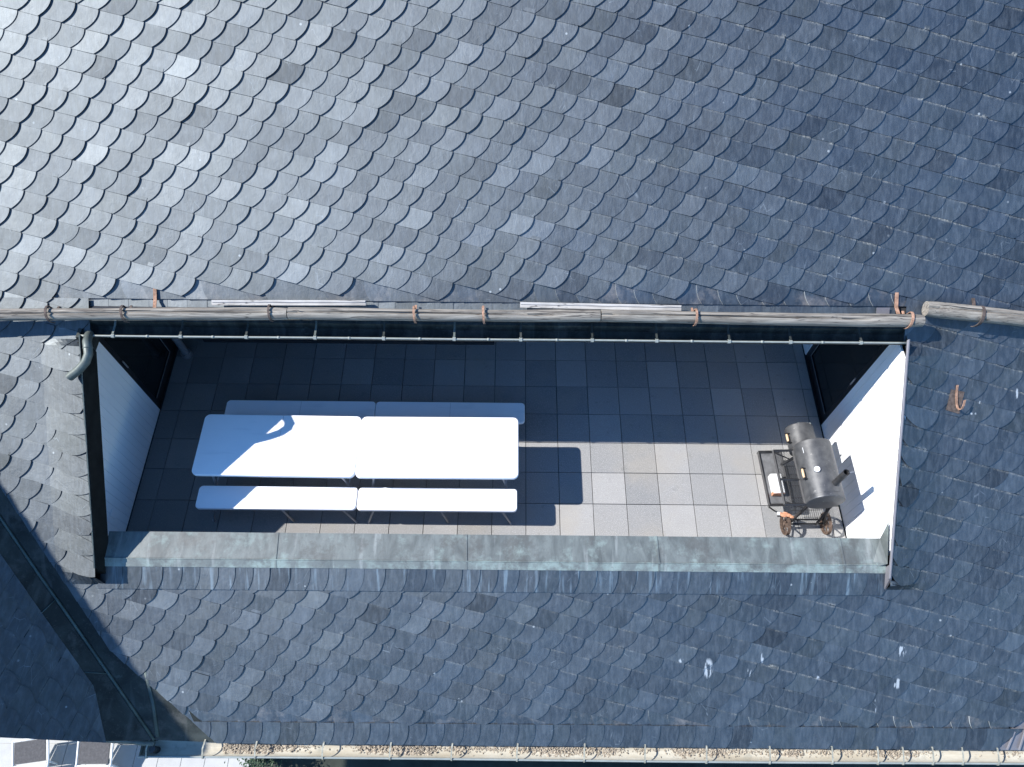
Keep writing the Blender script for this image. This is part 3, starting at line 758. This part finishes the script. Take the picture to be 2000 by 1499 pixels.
bm = bmesh.new(); tube(bm, [(-4.49, 2.03, .0), (-4.49, 2.03, 2.2)], .045, 14); tube(bm, [(-4.49, 2.03, .0), (-4.49, 2.03, .07)], .068, 14)
hobj('downpipe', bm, M['tube'], gut, smooth=True, angle=40)

# eave gutter with litter
bm = bmesh.new(); EY, EZ, ER = -2.600, -.555, .088
gx = [-4.14 + (5.7 + 4.14) * k / 90 for k in range(91)]
sec = [(math.cos(t) * ER, -math.sin(t) * ER) for t in [R(180 - a) for a in range(0, 181, 12)]]
ez = lambda x: EZ + .0015 * math.sin(x * 1.7)
ey = lambda x: EY - .004 * math.sin(x * .8)
rings = [[bm.verts.new((x, ey(x) + a, ez(x) + b)) for a, b in sec] for x in gx]
for A, B in zip(rings, rings[1:]):
    for k in range(len(sec) - 1): bm.faces.new((A[k], B[k], B[k + 1], A[k + 1]))
bm.faces.new(rings[0]); bm.faces.new(rings[-1][::-1]); fixn(bm)
eg = hobj('gutter', bm, M['gut'], smooth=True, angle=60); eg['label'] = 'pale weathered gutter with leaf litter along the lower eave'
bm = bmesh.new(); tube(bm, [(x, ey(x) - ER, ez(x) + .004) for x in gx], .011, 8); hobj('gutter_bead', bm, M['bead'], eg, smooth=True)
bm = bmesh.new(); tube(bm, [(-3.99, -2.62, -.66), (-3.99, -2.62, -.50)], .035, 12, cap=True); hobj('outlet', bm, M['dark'], eg)
for x in (-4.05, -3.45, -2.89, -2.17, -1.45, -.79, -.09, .63, 1.28, 1.94, 2.62, 3.29, 3.78, 4.05, 4.37, 4.69, 5.07):
    bm = bmesh.new(); y0, z0 = ey(x), ez(x)
    strap(bm, [(x + .01, y0 + ER + .01, z0 + .045), (x + .008, y0 + .055, z0 + .062), (x, y0 - .01, z0 + .060), (x, y0 - .06, z0 + .040), (x, y0 - ER - .004, z0 + .022), (x, y0 - ER - .016, z0 + .006), (x, y0 - ER - .010, z0 - .02)], (1, 0, 0), .016, .004)
    hobj('gutter_bracket', bm, M['litterpale'], eg)
bm = bmesh.new(); rl = random.Random(9); lt = bm.faces.layers.float.new('tint')
from mathutils import noise as mn
def dens(x): return max(0, min(1, .55 + .9 * mn.noise(Vector((x * 1.15, 3, 0))) + .3 * mn.noise(Vector((x * 5, 7, 0))) - (.25 if x > 2.6 else 0)))
nxs, nys = 820, 11                                    # crumbly soil bed, thinner where the metal shows
grid = []
for i in range(nxs):
    x = -3.28 + 8.9 * i / nxs; row = []
    for j in range(nys):
        a = -.055 + .128 * j / (nys - 1); dd = dens(x)
        zb = ez(x) - math.sqrt(max(0, ER * ER - a * a))
        lift = (dd - .35) * .034 - abs(a - .018) * .20 + .016 * mn.noise(Vector((x * 26, a * 30, 1))) + .012 * mn.noise(Vector((x * 75, a * 80, 5)))
        row.append(bm.verts.new((x + rl.uniform(-.003, .003), ey(x) + a, zb + max(-.006, lift))))
    grid.append(row)
for A, B in zip(grid, grid[1:]):
    for k in range(nys - 1): bm.faces.new((A[k], B[k], B[k + 1], A[k + 1]))
for k in range(3000):
    x = rl.uniform(-3.28, 5.55); dd = dens(x)
    if rl.random() > dd * 1.1 + .03: continue
    a = max(-.06, min(.07, rl.gauss(.02, .026))); zb = ez(x) - math.sqrt(max(0, ER * ER - a * a)) + max(0, (dd - .3) * .034) + rl.uniform(.0, .010)
    L_ = rl.uniform(.003, .011); W_ = L_ * rl.uniform(.25, .9)
    box(bm, -L_, L_, -W_, W_, -.0015, .002, Matrix.Translation((x, ey(x) + a, zb)) @ Matrix.Rotation(rl.uniform(0, 6.28), 4, 'Z') @ Matrix.Rotation(rl.uniform(-.8, .8), 4, 'X'))
o = obj('leaf_litter', bm, M['litter']); tag(o, 'brown crumbled leaf litter lying in the lower eave gutter', 'leaf litter', kind='stuff')

# log holders (bent iron hooks of the roof)
def hook_pts(x, yc, zc, r, lean=0, a0=60, a1=250):
    return [(x + lean * (a - a0) / (a1 - a0), yc + r * math.cos(R(a)), zc + r * math.sin(R(a))) for a in range(a0, a1 + 1, 14)]
LOGY = lambda x: .992 + (x + 5.16) * .0195 if x < -2.37 else (1.041 if x < .676 else 1.046 - (x - .676) * .0045)
for x, mt, lean, w_ in ((-4.69, 'dirust', .05, .022), (-3.97, 'dirust', .05, .022), (-2.55, 'dirust', .03, .020), (-1.145, 'rust', .02, .020), (-.475, 'rust', .02, .020), (1.60, 'rust', -.01, .020), (3.70, 'rust', -.05, .024)):
    y, z = LOGY(x), 2.38; bm = bmesh.new()
    strap(bm, [(x, y + .16, roofz(y + .16) + .012), (x, y + .10, z - .08)] + hook_pts(x, y, z, .082, lean, 40, 232), (1, 0, 0), w_, .007)
    hobj('log_hook', bm, M[mt], roof)
bm = bmesh.new(); strap(bm, [(4.39, 1.30, roofz(1.30) + .012), (4.39, 1.2, 2.36)] + hook_pts(4.40, 1.088, 2.38, .10, -.07, 40, 235), (1, 0, 0), .03, .008)
hobj('log_hook', bm, M['dirust'], roof)
for x in (-3.73, 3.63):
    bm = bmesh.new(); strap(bm, [(x, 1.34, roofz(1.34) + .008), (x, 1.22, roofz(1.22) + .018), (x + .01, 1.13, roofz(1.13) + .07)], (1, 0, 0), .034, .006); hobj('strap_tail', bm, M['rust'], roof)
bm = bmesh.new(); box(bm, 3.44, 3.57, 1.10, 1.22, 0, .004, Matrix.Translation((0, 0, roofz(0) + .004)) @ Matrix(((1, 0, 0, 0), (0, 1, 0, 0), (0, SL, 1, 0), (0, 0, 0, 1)))); hobj('flashing_plate', bm, M['trim'], roof)
# ladder hook on its metal plate
bm = bmesh.new()
def rp(x, y, h=0): return tuple(MAIN.p(x, y / CO, h))
poly(bm, [rp(4.215, .405, .016), rp(4.35, .375, .016), rp(4.385, .555, .016), rp(4.25, .575, .016)]); fixn(bm)
bmesh.ops.solidify(bm, geom=bm.faces[:], thickness=.004); pl_ = hobj('hook_plate', bm, M['dirust'], roof)
bm = bmesh.new()
strap(bm, [rp(4.305, .61, .018), rp(4.302, .54, .022), rp(4.304, .47, .03), rp(4.308, .43, .045), rp(4.314, .415, .07), rp(4.320, .425, .095), rp(4.326, .455, .11), rp(4.332, .50, .115)], (1, .2, 0), .022, .006)
hobj('ladder_hook', bm, M['rust'], roof)

# ------------------------------------------------------------------ snow-guard logs resting in the hooks
def make_log(label, x0, y0, x1, y1, z, r, seed, zend=None, knots=True):
    rl = random.Random(seed); L_ = math.hypot(x1 - x0, y1 - y0); n = max(8, int(L_ / .10))
    t = empty('snow_guard_log', ((x0 + x1) / 2, (y0 + y1) / 2, z), 0)
    bm = bmesh.new(); pts, rad = [], []
    ph = rl.uniform(0, 6)
    for k in range(n + 1):
        f = k / n; x = x0 + (x1 - x0) * f; y = y0 + (y1 - y0) * f
        pts.append((x - t.location.x, y - t.location.y + .005 * math.sin(x * 1.1 + ph), .004 * math.sin(x * 1.7 + ph)))
        rad.append(r * (1 + .035 * math.sin(x * 1.9 + ph) + .02 * math.sin(x * 6.3) + rl.uniform(-.012, .012)))
    rad[0] *= .93; rad[-1] *= .93
    rings = tube(bm, pts, r, 28, True, rad)
    for ring in rings:
        for i, v in enumerate(ring):
            pass
    # a weather crack: push a line of verts inwards
    for kk, ring in enumerate(rings):
        c = Vector(pts[kk]); i = 0
        best = max(ring, key=lambda v: (v.co - c).normalized().dot(Vector((0, -.35 + .1 * math.sin(kk * .13), .93))))
        if (kk // 13) % 3 != 2: best.co = c + (best.co - c) * .74
    o = obj('log', bm, M['log'], t, True, 50)
    k0 = 0
    while k0 < len(pts) - 4:
        ln = rl.randint(6, 26); seg = pts[k0:k0 + ln]
        if len(seg) > 3:
            bm = bmesh.new(); a0 = rl.uniform(-.5, .35); cp = []
            for i, p in enumerate(seg):
                a_ = a0 + .10 * math.sin(i * .45 + k0) + .03 * math.sin(i * 1.9); rr = rad[min(k0 + i, len(rad) - 1)] * .985
                cp.append((p[0], p[1] - rr * math.sin(.35 + a_), p[2] + rr * math.cos(.35 + a_)))
            tube(bm, cp, .003, 5, True, [.0008 + .0032 * math.sin(3.14 * i / (len(cp) - 1)) for i in range(len(cp))])
            obj('crack', bm, M['joint'], o)
        k0 += ln + rl.randint(-4, 8) if ln > 8 else ln
    tag(t, label, 'log', 'weathered logs held in iron hooks across the roof')
    return t
make_log('weathered grey log crossing the left roof edge, cracked along its length', -9.0, .918, -2.374, 1.040, 2.38, .060, 1)
make_log('weathered log over the gutter behind the tables, between two butt joints', -2.366, 1.040, .670, 1.047, 2.38, .060, 2)
make_log('grainy weathered log over the gutter above the smoker end of the terrace', .680, 1.047, 3.81, 1.028, 2.38, .062, 3)
make_log('thicker pale log lying on the slates right of the terrace', 3.87, 1.160, 8.3, .62, 2.40, .078, 4)
def plank(label, a, b, wd, seed):
    a, b = Vector(a), Vector(b); t = empty('plank', tuple((a + b) / 2), math.atan2(b.y - a.y, b.x - a.x))
    L_ = (b - a).length / 2; bm = bmesh.new()
    box(bm, -L_, L_, -wd / 2, wd / 2, -.013, .013, Matrix.Rotation(R(37), 4, 'X'), bev=.002)
    box(bm, -L_ + .004, L_ - .004, wd * .10, wd * .42, .013, .020, Matrix.Rotation(R(37), 4, 'X'))
    o = obj('board', bm, M['plank'], t); tag(t, label, 'plank', 'pale planks lying behind the logs')
plank('straight pale plank lying behind the log nearer the left door', (-3.149, 1.176, 2.352), (-1.632, 1.192, 2.364), .052, 1)
plank('pale plank lying slightly askew behind the log, right of the middle', (-.109, 1.190, 2.362), (1.482, 1.170, 2.346), .055, 2)

# ------------------------------------------------------------------ tables and benches
def round_rect(x, y, r, n=6):
    out = []
    for cx, cy, a0 in ((x - r, y - r, 0), (-x + r, y - r, 90), (-x + r, -y + r, 180), (x - r, -y + r, 270)):
        for k in range(n + 1):
            a = R(a0 + 90 * k / n); out.append((cx + r * math.cos(a), cy + r * math.sin(a)))
    return out
def slab(bm, x, y, r, z0, z1, rim=.006):
    out = round_rect(x, y, r, 7); ins = round_rect(x - rim, y - rim, r - rim * .6, 7)
    L0 = [bm.verts.new((a, b, z0)) for a, b in out]; L1 = [bm.verts.new((a, b, z1 - rim)) for a, b in out]
    Lm = [bm.verts.new((a * .3 + c * .7, b * .3 + d * .7, z1 - rim * .3)) for (a, b), (c, d) in zip(out, ins)]
    rim2 = round_rect(x - .014, y - .014, max(.02, r - .011), 7)
    L2 = [bm.verts.new((a, b, z1)) for a, b in ins]; L3 = [bm.verts.new((a, b, z1 - .0)) for a, b in rim2]
    n = len(out)
    for A, B in ((L0, L1), (L1, Lm), (Lm, L2), (L2, L3)):
        for k in range(n): bm.faces.new((A[k], A[(k + 1) % n], B[(k + 1) % n], B[k]))
    bm.faces.new(L3); bm.faces.new(L0[::-1])
def leg_frame(bm, x, hw, h, spread, foot=.03):
    pass
def make_table(name, L_, W_, H_, r, label, cat, group, ctr):
    t = empty(name, (ctr[0], ctr[1], 0)); x, y = L_ / 2, W_ / 2
    bm = bmesh.new(); 
    # two halves meeting at the fold
    slab(bm, x, y, r, H_ - .042, H_)
    top = obj('tabletop' if name == 'folding_table' else 'seat', bm, M['plastic'], t, True, 35)
    bm = bmesh.new(); box(bm, -.0012, .0012, -y + .012, y - .012, H_ - .0005, H_ + .0006); obj('fold_seam', bm, M['tube'], top)
    for sx in (-1, 1):
        for sy in (-1, 1):
            bm = bmesh.new(); xa = sx * (x - .20)
            xb = sx * (x - .07)
            tube(bm, [(xa, sy * (y - .07 if W_ > .5 else y - .045), H_ - .045), ((xa + xb) / 2, sy * (y - .05 if W_ > .5 else y - .028), H_ * .5), (xb, sy * (y - .03 if W_ > .5 else y - .006), .012)], .0125, 10)
            tube(bm, [(xb, sy * (y - .03 if W_ > .5 else y - .006), .0), (xb, sy * (y - .03 if W_ > .5 else y - .006), .03)], .017, 10)
            obj('leg', bm, M['tube'], t, True, 40)
        bm = bmesh.new(); zz_ = H_ * .45
        tube(bm, [(sx * (x - .14), -y + .05, zz_), (sx * (x - .14), y - .05, zz_)], .009, 8)
        tube(bm, [(sx * (x - .14), 0, zz_), (sx * .22, 0, H_ - .045)], .008, 8)
        obj('brace', bm, M['tube'], t, True)
    if W_ < .5:
        for sy in (-1, 1):
            bm = bmesh.new(); tube(bm, [(.02, sy * (y - .045), H_ - .045), (.10, sy * (y - .012), .0)], .0125, 10); obj('leg', bm, M['tube'], t, True)
    tag(t, label, cat, group)
    return t
def dup(root, loc, label):
    r = root.copy(); C.objects.link(r); r.location = loc; r['label'] = label
    for ch in [o for o in C.objects if o.parent == root]:
        c = ch.copy(); C.objects.link(c); c.parent = r; c.matrix_parent_inverse = ch.matrix_parent_inverse
        for g in [o for o in C.objects if o.parent == ch]:
            d = g.copy(); C.objects.link(d); d.parent = c
    return r
tb = make_table('folding_table', 1.805, .752, .74, .062, 'white plastic folding table on the left, its left part in shade', 'table', 'white folding tables pushed end to end', (-2.808, .392))
t2 = dup(tb, (-1.002, .388, 0), 'white plastic folding table on the right, fully sunlit')
bn = make_table('folding_bench', 1.800, .272, .44, .045, 'white bench in front of the left table, its left end in shade', 'bench', 'white folding benches beside the tables', (-2.818, -.122))
dup(bn, (-1.008, -.124, 0), 'sunlit white bench in front of the right table')
dup(bn, (-2.728, .985, 0), 'white bench in shade behind the left table')
dup(bn, (-.922, .985, 0), 'white bench in shade behind the right table')
for o, a in ((tb, -.006), (t2, .004)): o.rotation_euler.z = a

# ------------------------------------------------------------------ barrel smoker
SM = empty('barrel_smoker', (3.22, .12, 0), R(1.5))
tag(SM, 'black barrel smoker grill on two spoked wheels beside the right wall', 'smoker')
def sobj(name, bm, m, parent=None, smooth=False, angle=None): return obj(name, bm, m, parent or SM, smooth, angle)
def drum(bm, cx, cz, y0, y1, r, n=48, lip=.012):
    rings = []
    for y, rr in ((y0, r * .02), (y0, r - .012), (y0 + .001, r - .003), (y0 + .006, r), (y0 + lip, r), (y1 - lip, r), (y1 - .006, r), (y1 - .001, r - .003), (y1, r - .012), (y1, r * .02)):
        rings.append([bm.verts.new((cx + rr * math.cos(2 * math.pi * k / n), y, cz + rr * math.sin(2 * math.pi * k / n))) for k in range(n)])
    for A, B in zip(rings, rings[1:]):
        for k in range(n): bm.faces.new((A[k], A[(k + 1) % n], B[(k + 1) % n], B[k]))
    bm.faces.new(rings[0][::-1]); bm.faces.new(rings[-1]); fixn(bm)
BZ, BR = .755, .205; Y0, Y1 = -.36, .32          # local y
bm = bmesh.new(); drum(bm, 0, BZ, Y0, Y1, BR)
barrel = sobj('barrel', bm, M['steel'], smooth=True, angle=35)
bm = bmesh.new()          # lid: curved plate on the upper left side, proud of the drum
def shell(bm, cx, cz, r, y0, y1, a0, a1, th=.004, n=18):
    g = []
    for rr in (r, r + th):
        g.append([[bm.verts.new((cx + rr * math.cos(R(a0 + (a1 - a0) * k / n)), y, cz + rr * math.sin(R(a0 + (a1 - a0) * k / n)))) for k in range(n + 1)] for y in (y0, y1)])
    (a, b), (c, d) = g
    for k in range(n):
        bm.faces.new((a[k], a[k + 1], b[k + 1], b[k])); bm.faces.new((c[k], d[k], d[k + 1], c[k + 1]))
        bm.faces.new((a[k], c[k], c[k + 1], a[k + 1])); bm.faces.new((b[k], b[k + 1], d[k + 1], d[k]))
    bm.faces.new((a[0], b[0], d[0], c[0])); bm.faces.new((a[n], c[n], d[n], b[n])); fixn(bm)
shell(bm, 0, BZ, BR, Y0 + .05, Y1 - .04, 62, 178)
lid = sobj('lid', bm, M['steel'], smooth=True, angle=35)
def handle(yc, cx, cz, r, ang, L_, parent):
    bm = bmesh.new(); c, s_ = math.cos(R(ang)), math.sin(R(ang)); rr = r + .045
    tube(bm, [(cx + rr * c, yc - L_ / 2, cz + rr * s_), (cx + rr * c, yc - L_ * .2, cz + rr * s_), (cx + rr * c, yc + L_ * .2, cz + rr * s_), (cx + rr * c, yc + L_ / 2, cz + rr * s_)], .013, 12, True, [.011, .0145, .0145, .011])
    h = sobj('handle', bm, M['woodh'], parent, True, 40)
    for y in (yc - L_ / 2 - .012, yc + L_ / 2 + .012):
        bm = bmesh.new(); strap(bm, [(cx + (r - .01) * c, y, cz + (r - .01) * s_), (cx + (rr + .014) * c, y, cz + (rr + .014) * s_)], (0, 1, 0), .008, .03)
        sobj('handle_bracket', bm, M['dark'], parent)
handle(.055 - .12, 0, BZ, BR, 152, .10, barrel)
bm = bmesh.new()
g = Matrix.Translation((-.095, -.055, BZ + .196)) @ Matrix.Rotation(R(-22), 4, 'Y')
def cyl(bm, Mx, r, z0, z1, n=28):
    a = [bm.verts.new(Mx @ Vector((r * math.cos(6.28319 * k / n), r * math.sin(6.28319 * k / n), z0))) for k in range(n)]
    b = [bm.verts.new(Mx @ Vector((r * math.cos(6.28319 * k / n), r * math.sin(6.28319 * k / n), z1))) for k in range(n)]
    bm.faces.new(a[::-1]); bm.faces.new(b)
    for k in range(n): bm.faces.new((a[k], a[(k + 1) % n], b[(k + 1) % n], b[k]))
cyl(bm, g, .033, -.02, .014); th_ = sobj('thermometer', bm, M['tube'], barrel, True, 40)
bm = bmesh.new(); cyl(bm, g, .029, .0142, .0155); sobj('dial', bm, M['white'], th_)
bm = bmesh.new(); box(bm, -.0012, .0012, -.003, .022, .0156, .0168, g @ Matrix.Rotation(R(50), 4, 'Z')); sobj('needle', bm, M['dark'], th_)
bm = bmesh.new(); strap(bm, [(-.165, .17, BZ + .128), (-.165, .235, BZ + .128)], (-.6, 0, .8), .012, .004); sobj('latch_bar', bm, M['white'], barrel)
# chimney
cx_, cy_ = .062, -.215
bm = bmesh.new(); n = 24; ro, ri = .034, .029
zb_, zt = BZ + .17, 1.25
O = [[bm.verts.new((cx_ + r_ * math.cos(6.28319 * k / n), cy_ + r_ * math.sin(6.28319 * k / n), z)) for k in range(n)] for r_, z in ((ro, zb_), (ro, zt), (ri, zt), (ri, zb_ + .1))]
for A, B in zip(O, O[1:]):
    for k in range(n): bm.faces.new((A[k], A[(k + 1) % n], B[(k + 1) % n], B[k]))
bm.faces.new(O[-1]); fixn(bm)
ch = sobj('chimney', bm, M['dark'], barrel, True, 40)
bm = bmesh.new(); cyl(bm, Matrix.Translation((cx_, cy_, 0)), .046, BZ + .175, BZ + .20); sobj('flange', bm, M['steel'], ch)
bm = bmesh.new(); tube(bm, [(cx_ + .028, cy_, zt - .01), (cx_ + .075, cy_ + .0, zt + .006)], .004, 6); sobj('chimney_flap_lever', bm, M['tube'], ch)
# firebox at the far end
FZ, FR = .60, .158; FX = -.03
bm = bmesh.new(); drum(bm, FX, FZ, Y1 - .005, .615, FR); fb = sobj('firebox', bm, M['steel'], smooth=True, angle=35)
bm = bmesh.new(); shell(bm, FX, FZ, FR, Y1 + .02, .595, 50, 176); sobj('lid', bm, M['steel'], fb, True, 35)
handle(.455, FX, FZ, FR, 158, .09, fb)
bm = bmesh.new(); box(bm, FX - .045, FX + .07, .615, .632, FZ + .09, FZ + .115); box(bm, FX - .06, FX - .045, .60, .62, FZ + .10, FZ + .13); box(bm, FX + .08, FX + .095, .60, .62, FZ + .10, FZ + .13); sobj('air_vent', bm, M['bead'], fb)
bm = bmesh.new(); box(bm, FX + FR - .01, FX + FR + .03, .40, .425, FZ + .06, FZ + .085); sobj('hinge', bm, M['tube'], fb)
# undercarriage
WX0, WX1, WY, WR = -.232, .240, -.385, .128
def legbar(p, q, r=.014, nm='leg'):
    bm = bmesh.new(); tube(bm, [p, q], r * 1.25, 4); sobj(nm, bm, M['dark'])
legbar((-.11, Y0 + .04, BZ - .17), (WX0 + .03, WY, WR)); legbar((.11, Y0 + .04, BZ - .17), (WX1 - .03, WY, WR))
legbar((.13, Y0 + .02, BZ - .15), (.135, WY - .0, .10)); legbar((-.13, Y1 - .06, BZ - .16), (-.21, Y1 + .02, .0)); legbar((.13, Y1 - .06, BZ - .16), (.21, Y1 + .02, .0))
bm = bmesh.new(); tube(bm, [(WX0, WY, WR), (WX1, WY, WR)], .010, 8); tube(bm, [(WX0 + .05, WY + .045, WR + .02), (WX1 - .05, WY + .045, WR + .02)], .010, 4); sobj('axle', bm, M['dark'], None, True)
for x in (WX0, WX1):
    bm = bmesh.new(); nr = 40
    def ring(r_, hx): return [bm.verts.new((x + hx, WY + r_ * math.cos(6.28319 * k / nr), WR + r_ * math.sin(6.28319 * k / nr))) for k in range(nr)]
    Q = [ring(WR, -.017), ring(WR, .017), ring(WR - .012, .017), ring(WR - .012, .004), ring(WR - .018, .004), ring(WR - .018, -.004), ring(WR - .012, -.004), ring(WR - .012, -.017)]
    for i in range(len(Q)):
        A, B = Q[i], Q[(i + 1) % len(Q)]
        for k in range(nr): bm.faces.new((A[k], A[(k + 1) % nr], B[(k + 1) % nr], B[k]))
    fixn(bm); wh = sobj('wheel', bm, M['rim'], None, True, 40)
    bm = bmesh.new()
    for k in range(6):
        a = 6.28319 * k / 6 + .3
        strap(bm, [(x, WY + .012 * math.cos(a), WR + .012 * math.sin(a)), (x, WY + (WR - .013) * math.cos(a), WR + (WR - .013) * math.sin(a))], (1, 0, 0), .020, .006)
    sobj('spokes', bm, M['rim'], wh)
    bm = bmesh.new(); cyl(bm, Matrix.Translation((x - .02, WY, WR)) @ Matrix.Rotation(R(90), 4, 'Y'), .020, 0, .04, 16); sobj('hub', bm, M['rim'], wh)
# wire basket between the wheels and lower mesh
bm = bmesh.new()
for k in range(15): x = -.17 + .34 * k / 14; tube(bm, [(x, WY + .02, .21), (x + .02, WY - .0, .21), (x + .03, .30, .20)], .0022, 4)
for y in (WY + .02, -.25, -.1, .05, .3): tube(bm, [(-.17, y, .212), (.19, y, .212)], .004, 5)
sobj('lower_rack', bm, M['dark'])
# front shelf: frame with expanded mesh
SZ = .70; sx0, sx1, sy0, sy1 = -.425, -.20, -.355, .285
bm = bmesh.new()
for p, q in (((sx0, sy0), (sx0, sy1)), ((sx0, sy1), (sx1, sy1)), ((sx0, sy0), (sx1, sy0)), ((sx1, sy0), (sx1, sy1)), ((sx0, -.06), (sx1, -.07))):
    tube(bm, [(p[0], p[1], SZ), (q[0], q[1], SZ)], .0155, 4)
for y in (sy1 - .03, sy0 + .03): tube(bm, [(sx0 + .03, y, SZ - .01), (sx1 + .04, y - .0, SZ - .19)], .010, 4)
shelf = sobj('shelf', bm, M['dark'])
bm = bmesh.new(); pitch = .017
nx_, ny_ = 13, 36
for j in range(ny_):
    for s_ in (-1, 1):
        y = sy0 + .012 + (sy1 - sy0 - .024) * j / (ny_ - 1)
        pts = [(sx0 + .012 + (sx1 - sx0 - .024) * i / nx_, y + s_ * (.0088 if i % 2 else 0), SZ + .002) for i in range(nx_ + 1)]
        tube(bm, pts, .0017, 4, cap=False)
sobj('mesh_panel', bm, M['dark'], shelf)
# lower tray
bm = bmesh.new(); TZ = .25; tx0, tx1, ty0, ty1 = -.425, -.16, -.20, .47
for p, q in (((tx0, ty0), (tx0, ty1)), ((tx0, ty1), (tx1, ty1)), ((tx0, ty0), (tx1, ty0)), ((tx1, ty0), (tx1, ty1))): tube(bm, [(p[0], p[1], TZ + .01), (q[0], q[1], TZ + .01)], .017, 4)
tray = sobj('tray', bm, M['dark'])
bm = bmesh.new(); box(bm, tx0 + .01, tx1, ty0 + .01, ty1 - .01, TZ - .004, TZ); sobj('tray_sheet', bm, simple('dusty_grey_sheet', (.15, .15, .15), .6, .2, .4, 9), tray)
for x, y in ((tx0, ty0), (tx0, ty1)):
    bm = bmesh.new(); tube(bm, [(x, y, 0), (x, y, TZ)], .013, 4) if False else tube(bm, [(x, y, TZ - .03), (x + .15, y + .02, .0)], .011, 4); sobj('tray_leg', bm, M['dark'], tray)
# things on the smoker
t = empty('charcoal_box', (2.905, .145, TZ + .002), R(2)); bm = bmesh.new(); box(bm, -.06, .07, -.12, .12, 0, .10, bev=.012); obj('carton', bm, M['white'], t, True, 30)
bm = bmesh.new(); box(bm, -.062, .072, -.124, -.085, .0, .085, bev=.006); obj('orange_end', bm, M['orange'], t); tag(t, 'white carton with an orange end lying on the lower tray of the smoker', 'carton')
t = empty('grill_glove', (2.94, -.215, .27), R(-12)); bm = bmesh.new()
for (x, y, rx, ry) in ((0, 0, .045, .028), (.05, .008, .045, .024), (.09, -.004, .03, .018), (-.035, .012, .02, .014), (.02, .028, .035, .012)):
    s0 = len(bm.verts); bmesh.ops.create_icosphere(bm, subdivisions=2, radius=1); bm.verts.ensure_lookup_table()
    for v in bm.verts[s0:]: v.co = Vector((v.co.x * rx + x, v.co.y * ry + y, v.co.z * .014 + .01))
obj('glove_body', bm, M['orange'], t, True); bm = bmesh.new(); box(bm, -.075, -.045, -.012, .020, 0, .022, bev=.005); obj('cuff', bm, M['white'], t)
tag(t, 'crumpled orange cloth glove with pale cuff hanging above the left smoker wheel', 'glove')
bm = bmesh.new(); tube(bm, [(2.86 - 3.22, -.335, .262), (3.05 - 3.22, -.345, .262)], .008, 6); tube(bm, [(3.05 - 3.22, -.345, .262), (-.1, Y0 + .06, .45)], .008, 6); sobj('hanging_rail', bm, M['dark'])

# ------------------------------------------------------------------ lower ground, terrace and loungers
bm = bmesh.new(); poly(bm, [(-400, -400, -5.42), (400, -400, -5.42), (400, 400, -5.42), (-400, 400, -5.42)]); o = obj('ground', bm, M['ground']); tag(o, kind='structure')  # dark ground colour stands in for shade below the eave
bm = bmesh.new(); box(bm, -13, -4.45, -7, -1.9, -5.6, -5.38)
for i in range(22):
    for j in range(13): box(bm, -13 + .39 * i + .004, -13 + .39 * (i + 1) - .004, -7 + .39 * j + .004, -7 + .39 * (j + 1) - .004, -5.378, -5.36)
o = obj('lower_terrace', bm, M['tile']); tag(o, kind='structure')
def lounger(loc, rz):
    t = empty('sun_lounger', loc, rz)
    bm = bmesh.new(); Mx = Matrix.Rotation(R(18), 4, 'X')
    box(bm, -.24, .24, -.01, .32, -.012, .012, Matrix.Translation((0, 0, .34)) @ Mx); obj('backrest_fabric', bm, M['mat'], t)
    bm = bmesh.new(); box(bm, -.25, .25, -.95, -.03, .31, .335); obj('seat_fabric', bm, M['white'], t)
    bm = bmesh.new()
    for x in (-.275, .275): tube(bm, [(x, -1.0, .32), (x, .0, .32), (x, .33, .44)], .017, 8)
    tube(bm, [(-.275, .33, .44), (.275, .33, .44)], .017, 8); tube(bm, [(-.275, -1.0, .32), (.275, -1.0, .32)], .017, 8)
    obj('frame', bm, M['white'], t, True)
    for x in (-.26, .26):
        for y in (-.85, -.02): bm = bmesh.new(); tube(bm, [(x, y, .32), (x, y - .03, 0)], .015, 8); obj('leg', bm, M['white'], t, True)
    tag(t, 'dark grey and white sun lounger below the eave, leftmost of the pair', 'sun lounger', 'sun loungers on the lower terrace')
    return t
a = lounger((-7.88, -2.60, -5.36), R(8)); 
b = dup(a, (-6.86, -2.61, -5.36), 'dark grey and white sun lounger below the eave, nearer the valley corner'); b.rotation_euler.z = R(1)
bm = bmesh.new(); rl = random.Random(3)
t = empty('garden_shrub', (-4.2, -2.52, -5.42))
for k in range(900):
    a_, r_, zc = rl.uniform(0, 6.28), abs(rl.gauss(0, .22)), rl.uniform(.1, .75)
    c = Vector((r_ * math.cos(a_) * (1 - .4 * zc), r_ * math.sin(a_) * (1 - .4 * zc), zc))
    Mx = Matrix.Translation(c) @ Matrix.Rotation(rl.uniform(0, 6.28), 4, 'Z') @ Matrix.Rotation(rl.uniform(-.8, .8), 4, 'X')
    L_ = rl.uniform(.018, .04); poly(bm, [(-L_, 0, 0), (0, -L_ * .4, .004), (L_, 0, 0), (0, L_ * .4, .004)], Mx)
obj('foliage', bm, M['leaf'], t); bm = bmesh.new()
for k in range(7): tube(bm, [(0, 0, 0), (.12 * math.cos(k), .12 * math.sin(k), .35), (.2 * math.cos(k), .2 * math.sin(k), .65)], .008, 5)
obj('stem', bm, M['deck'], t); tag(t, 'small leafy shrub in the garden below the lower eave gutter', 'shrub')
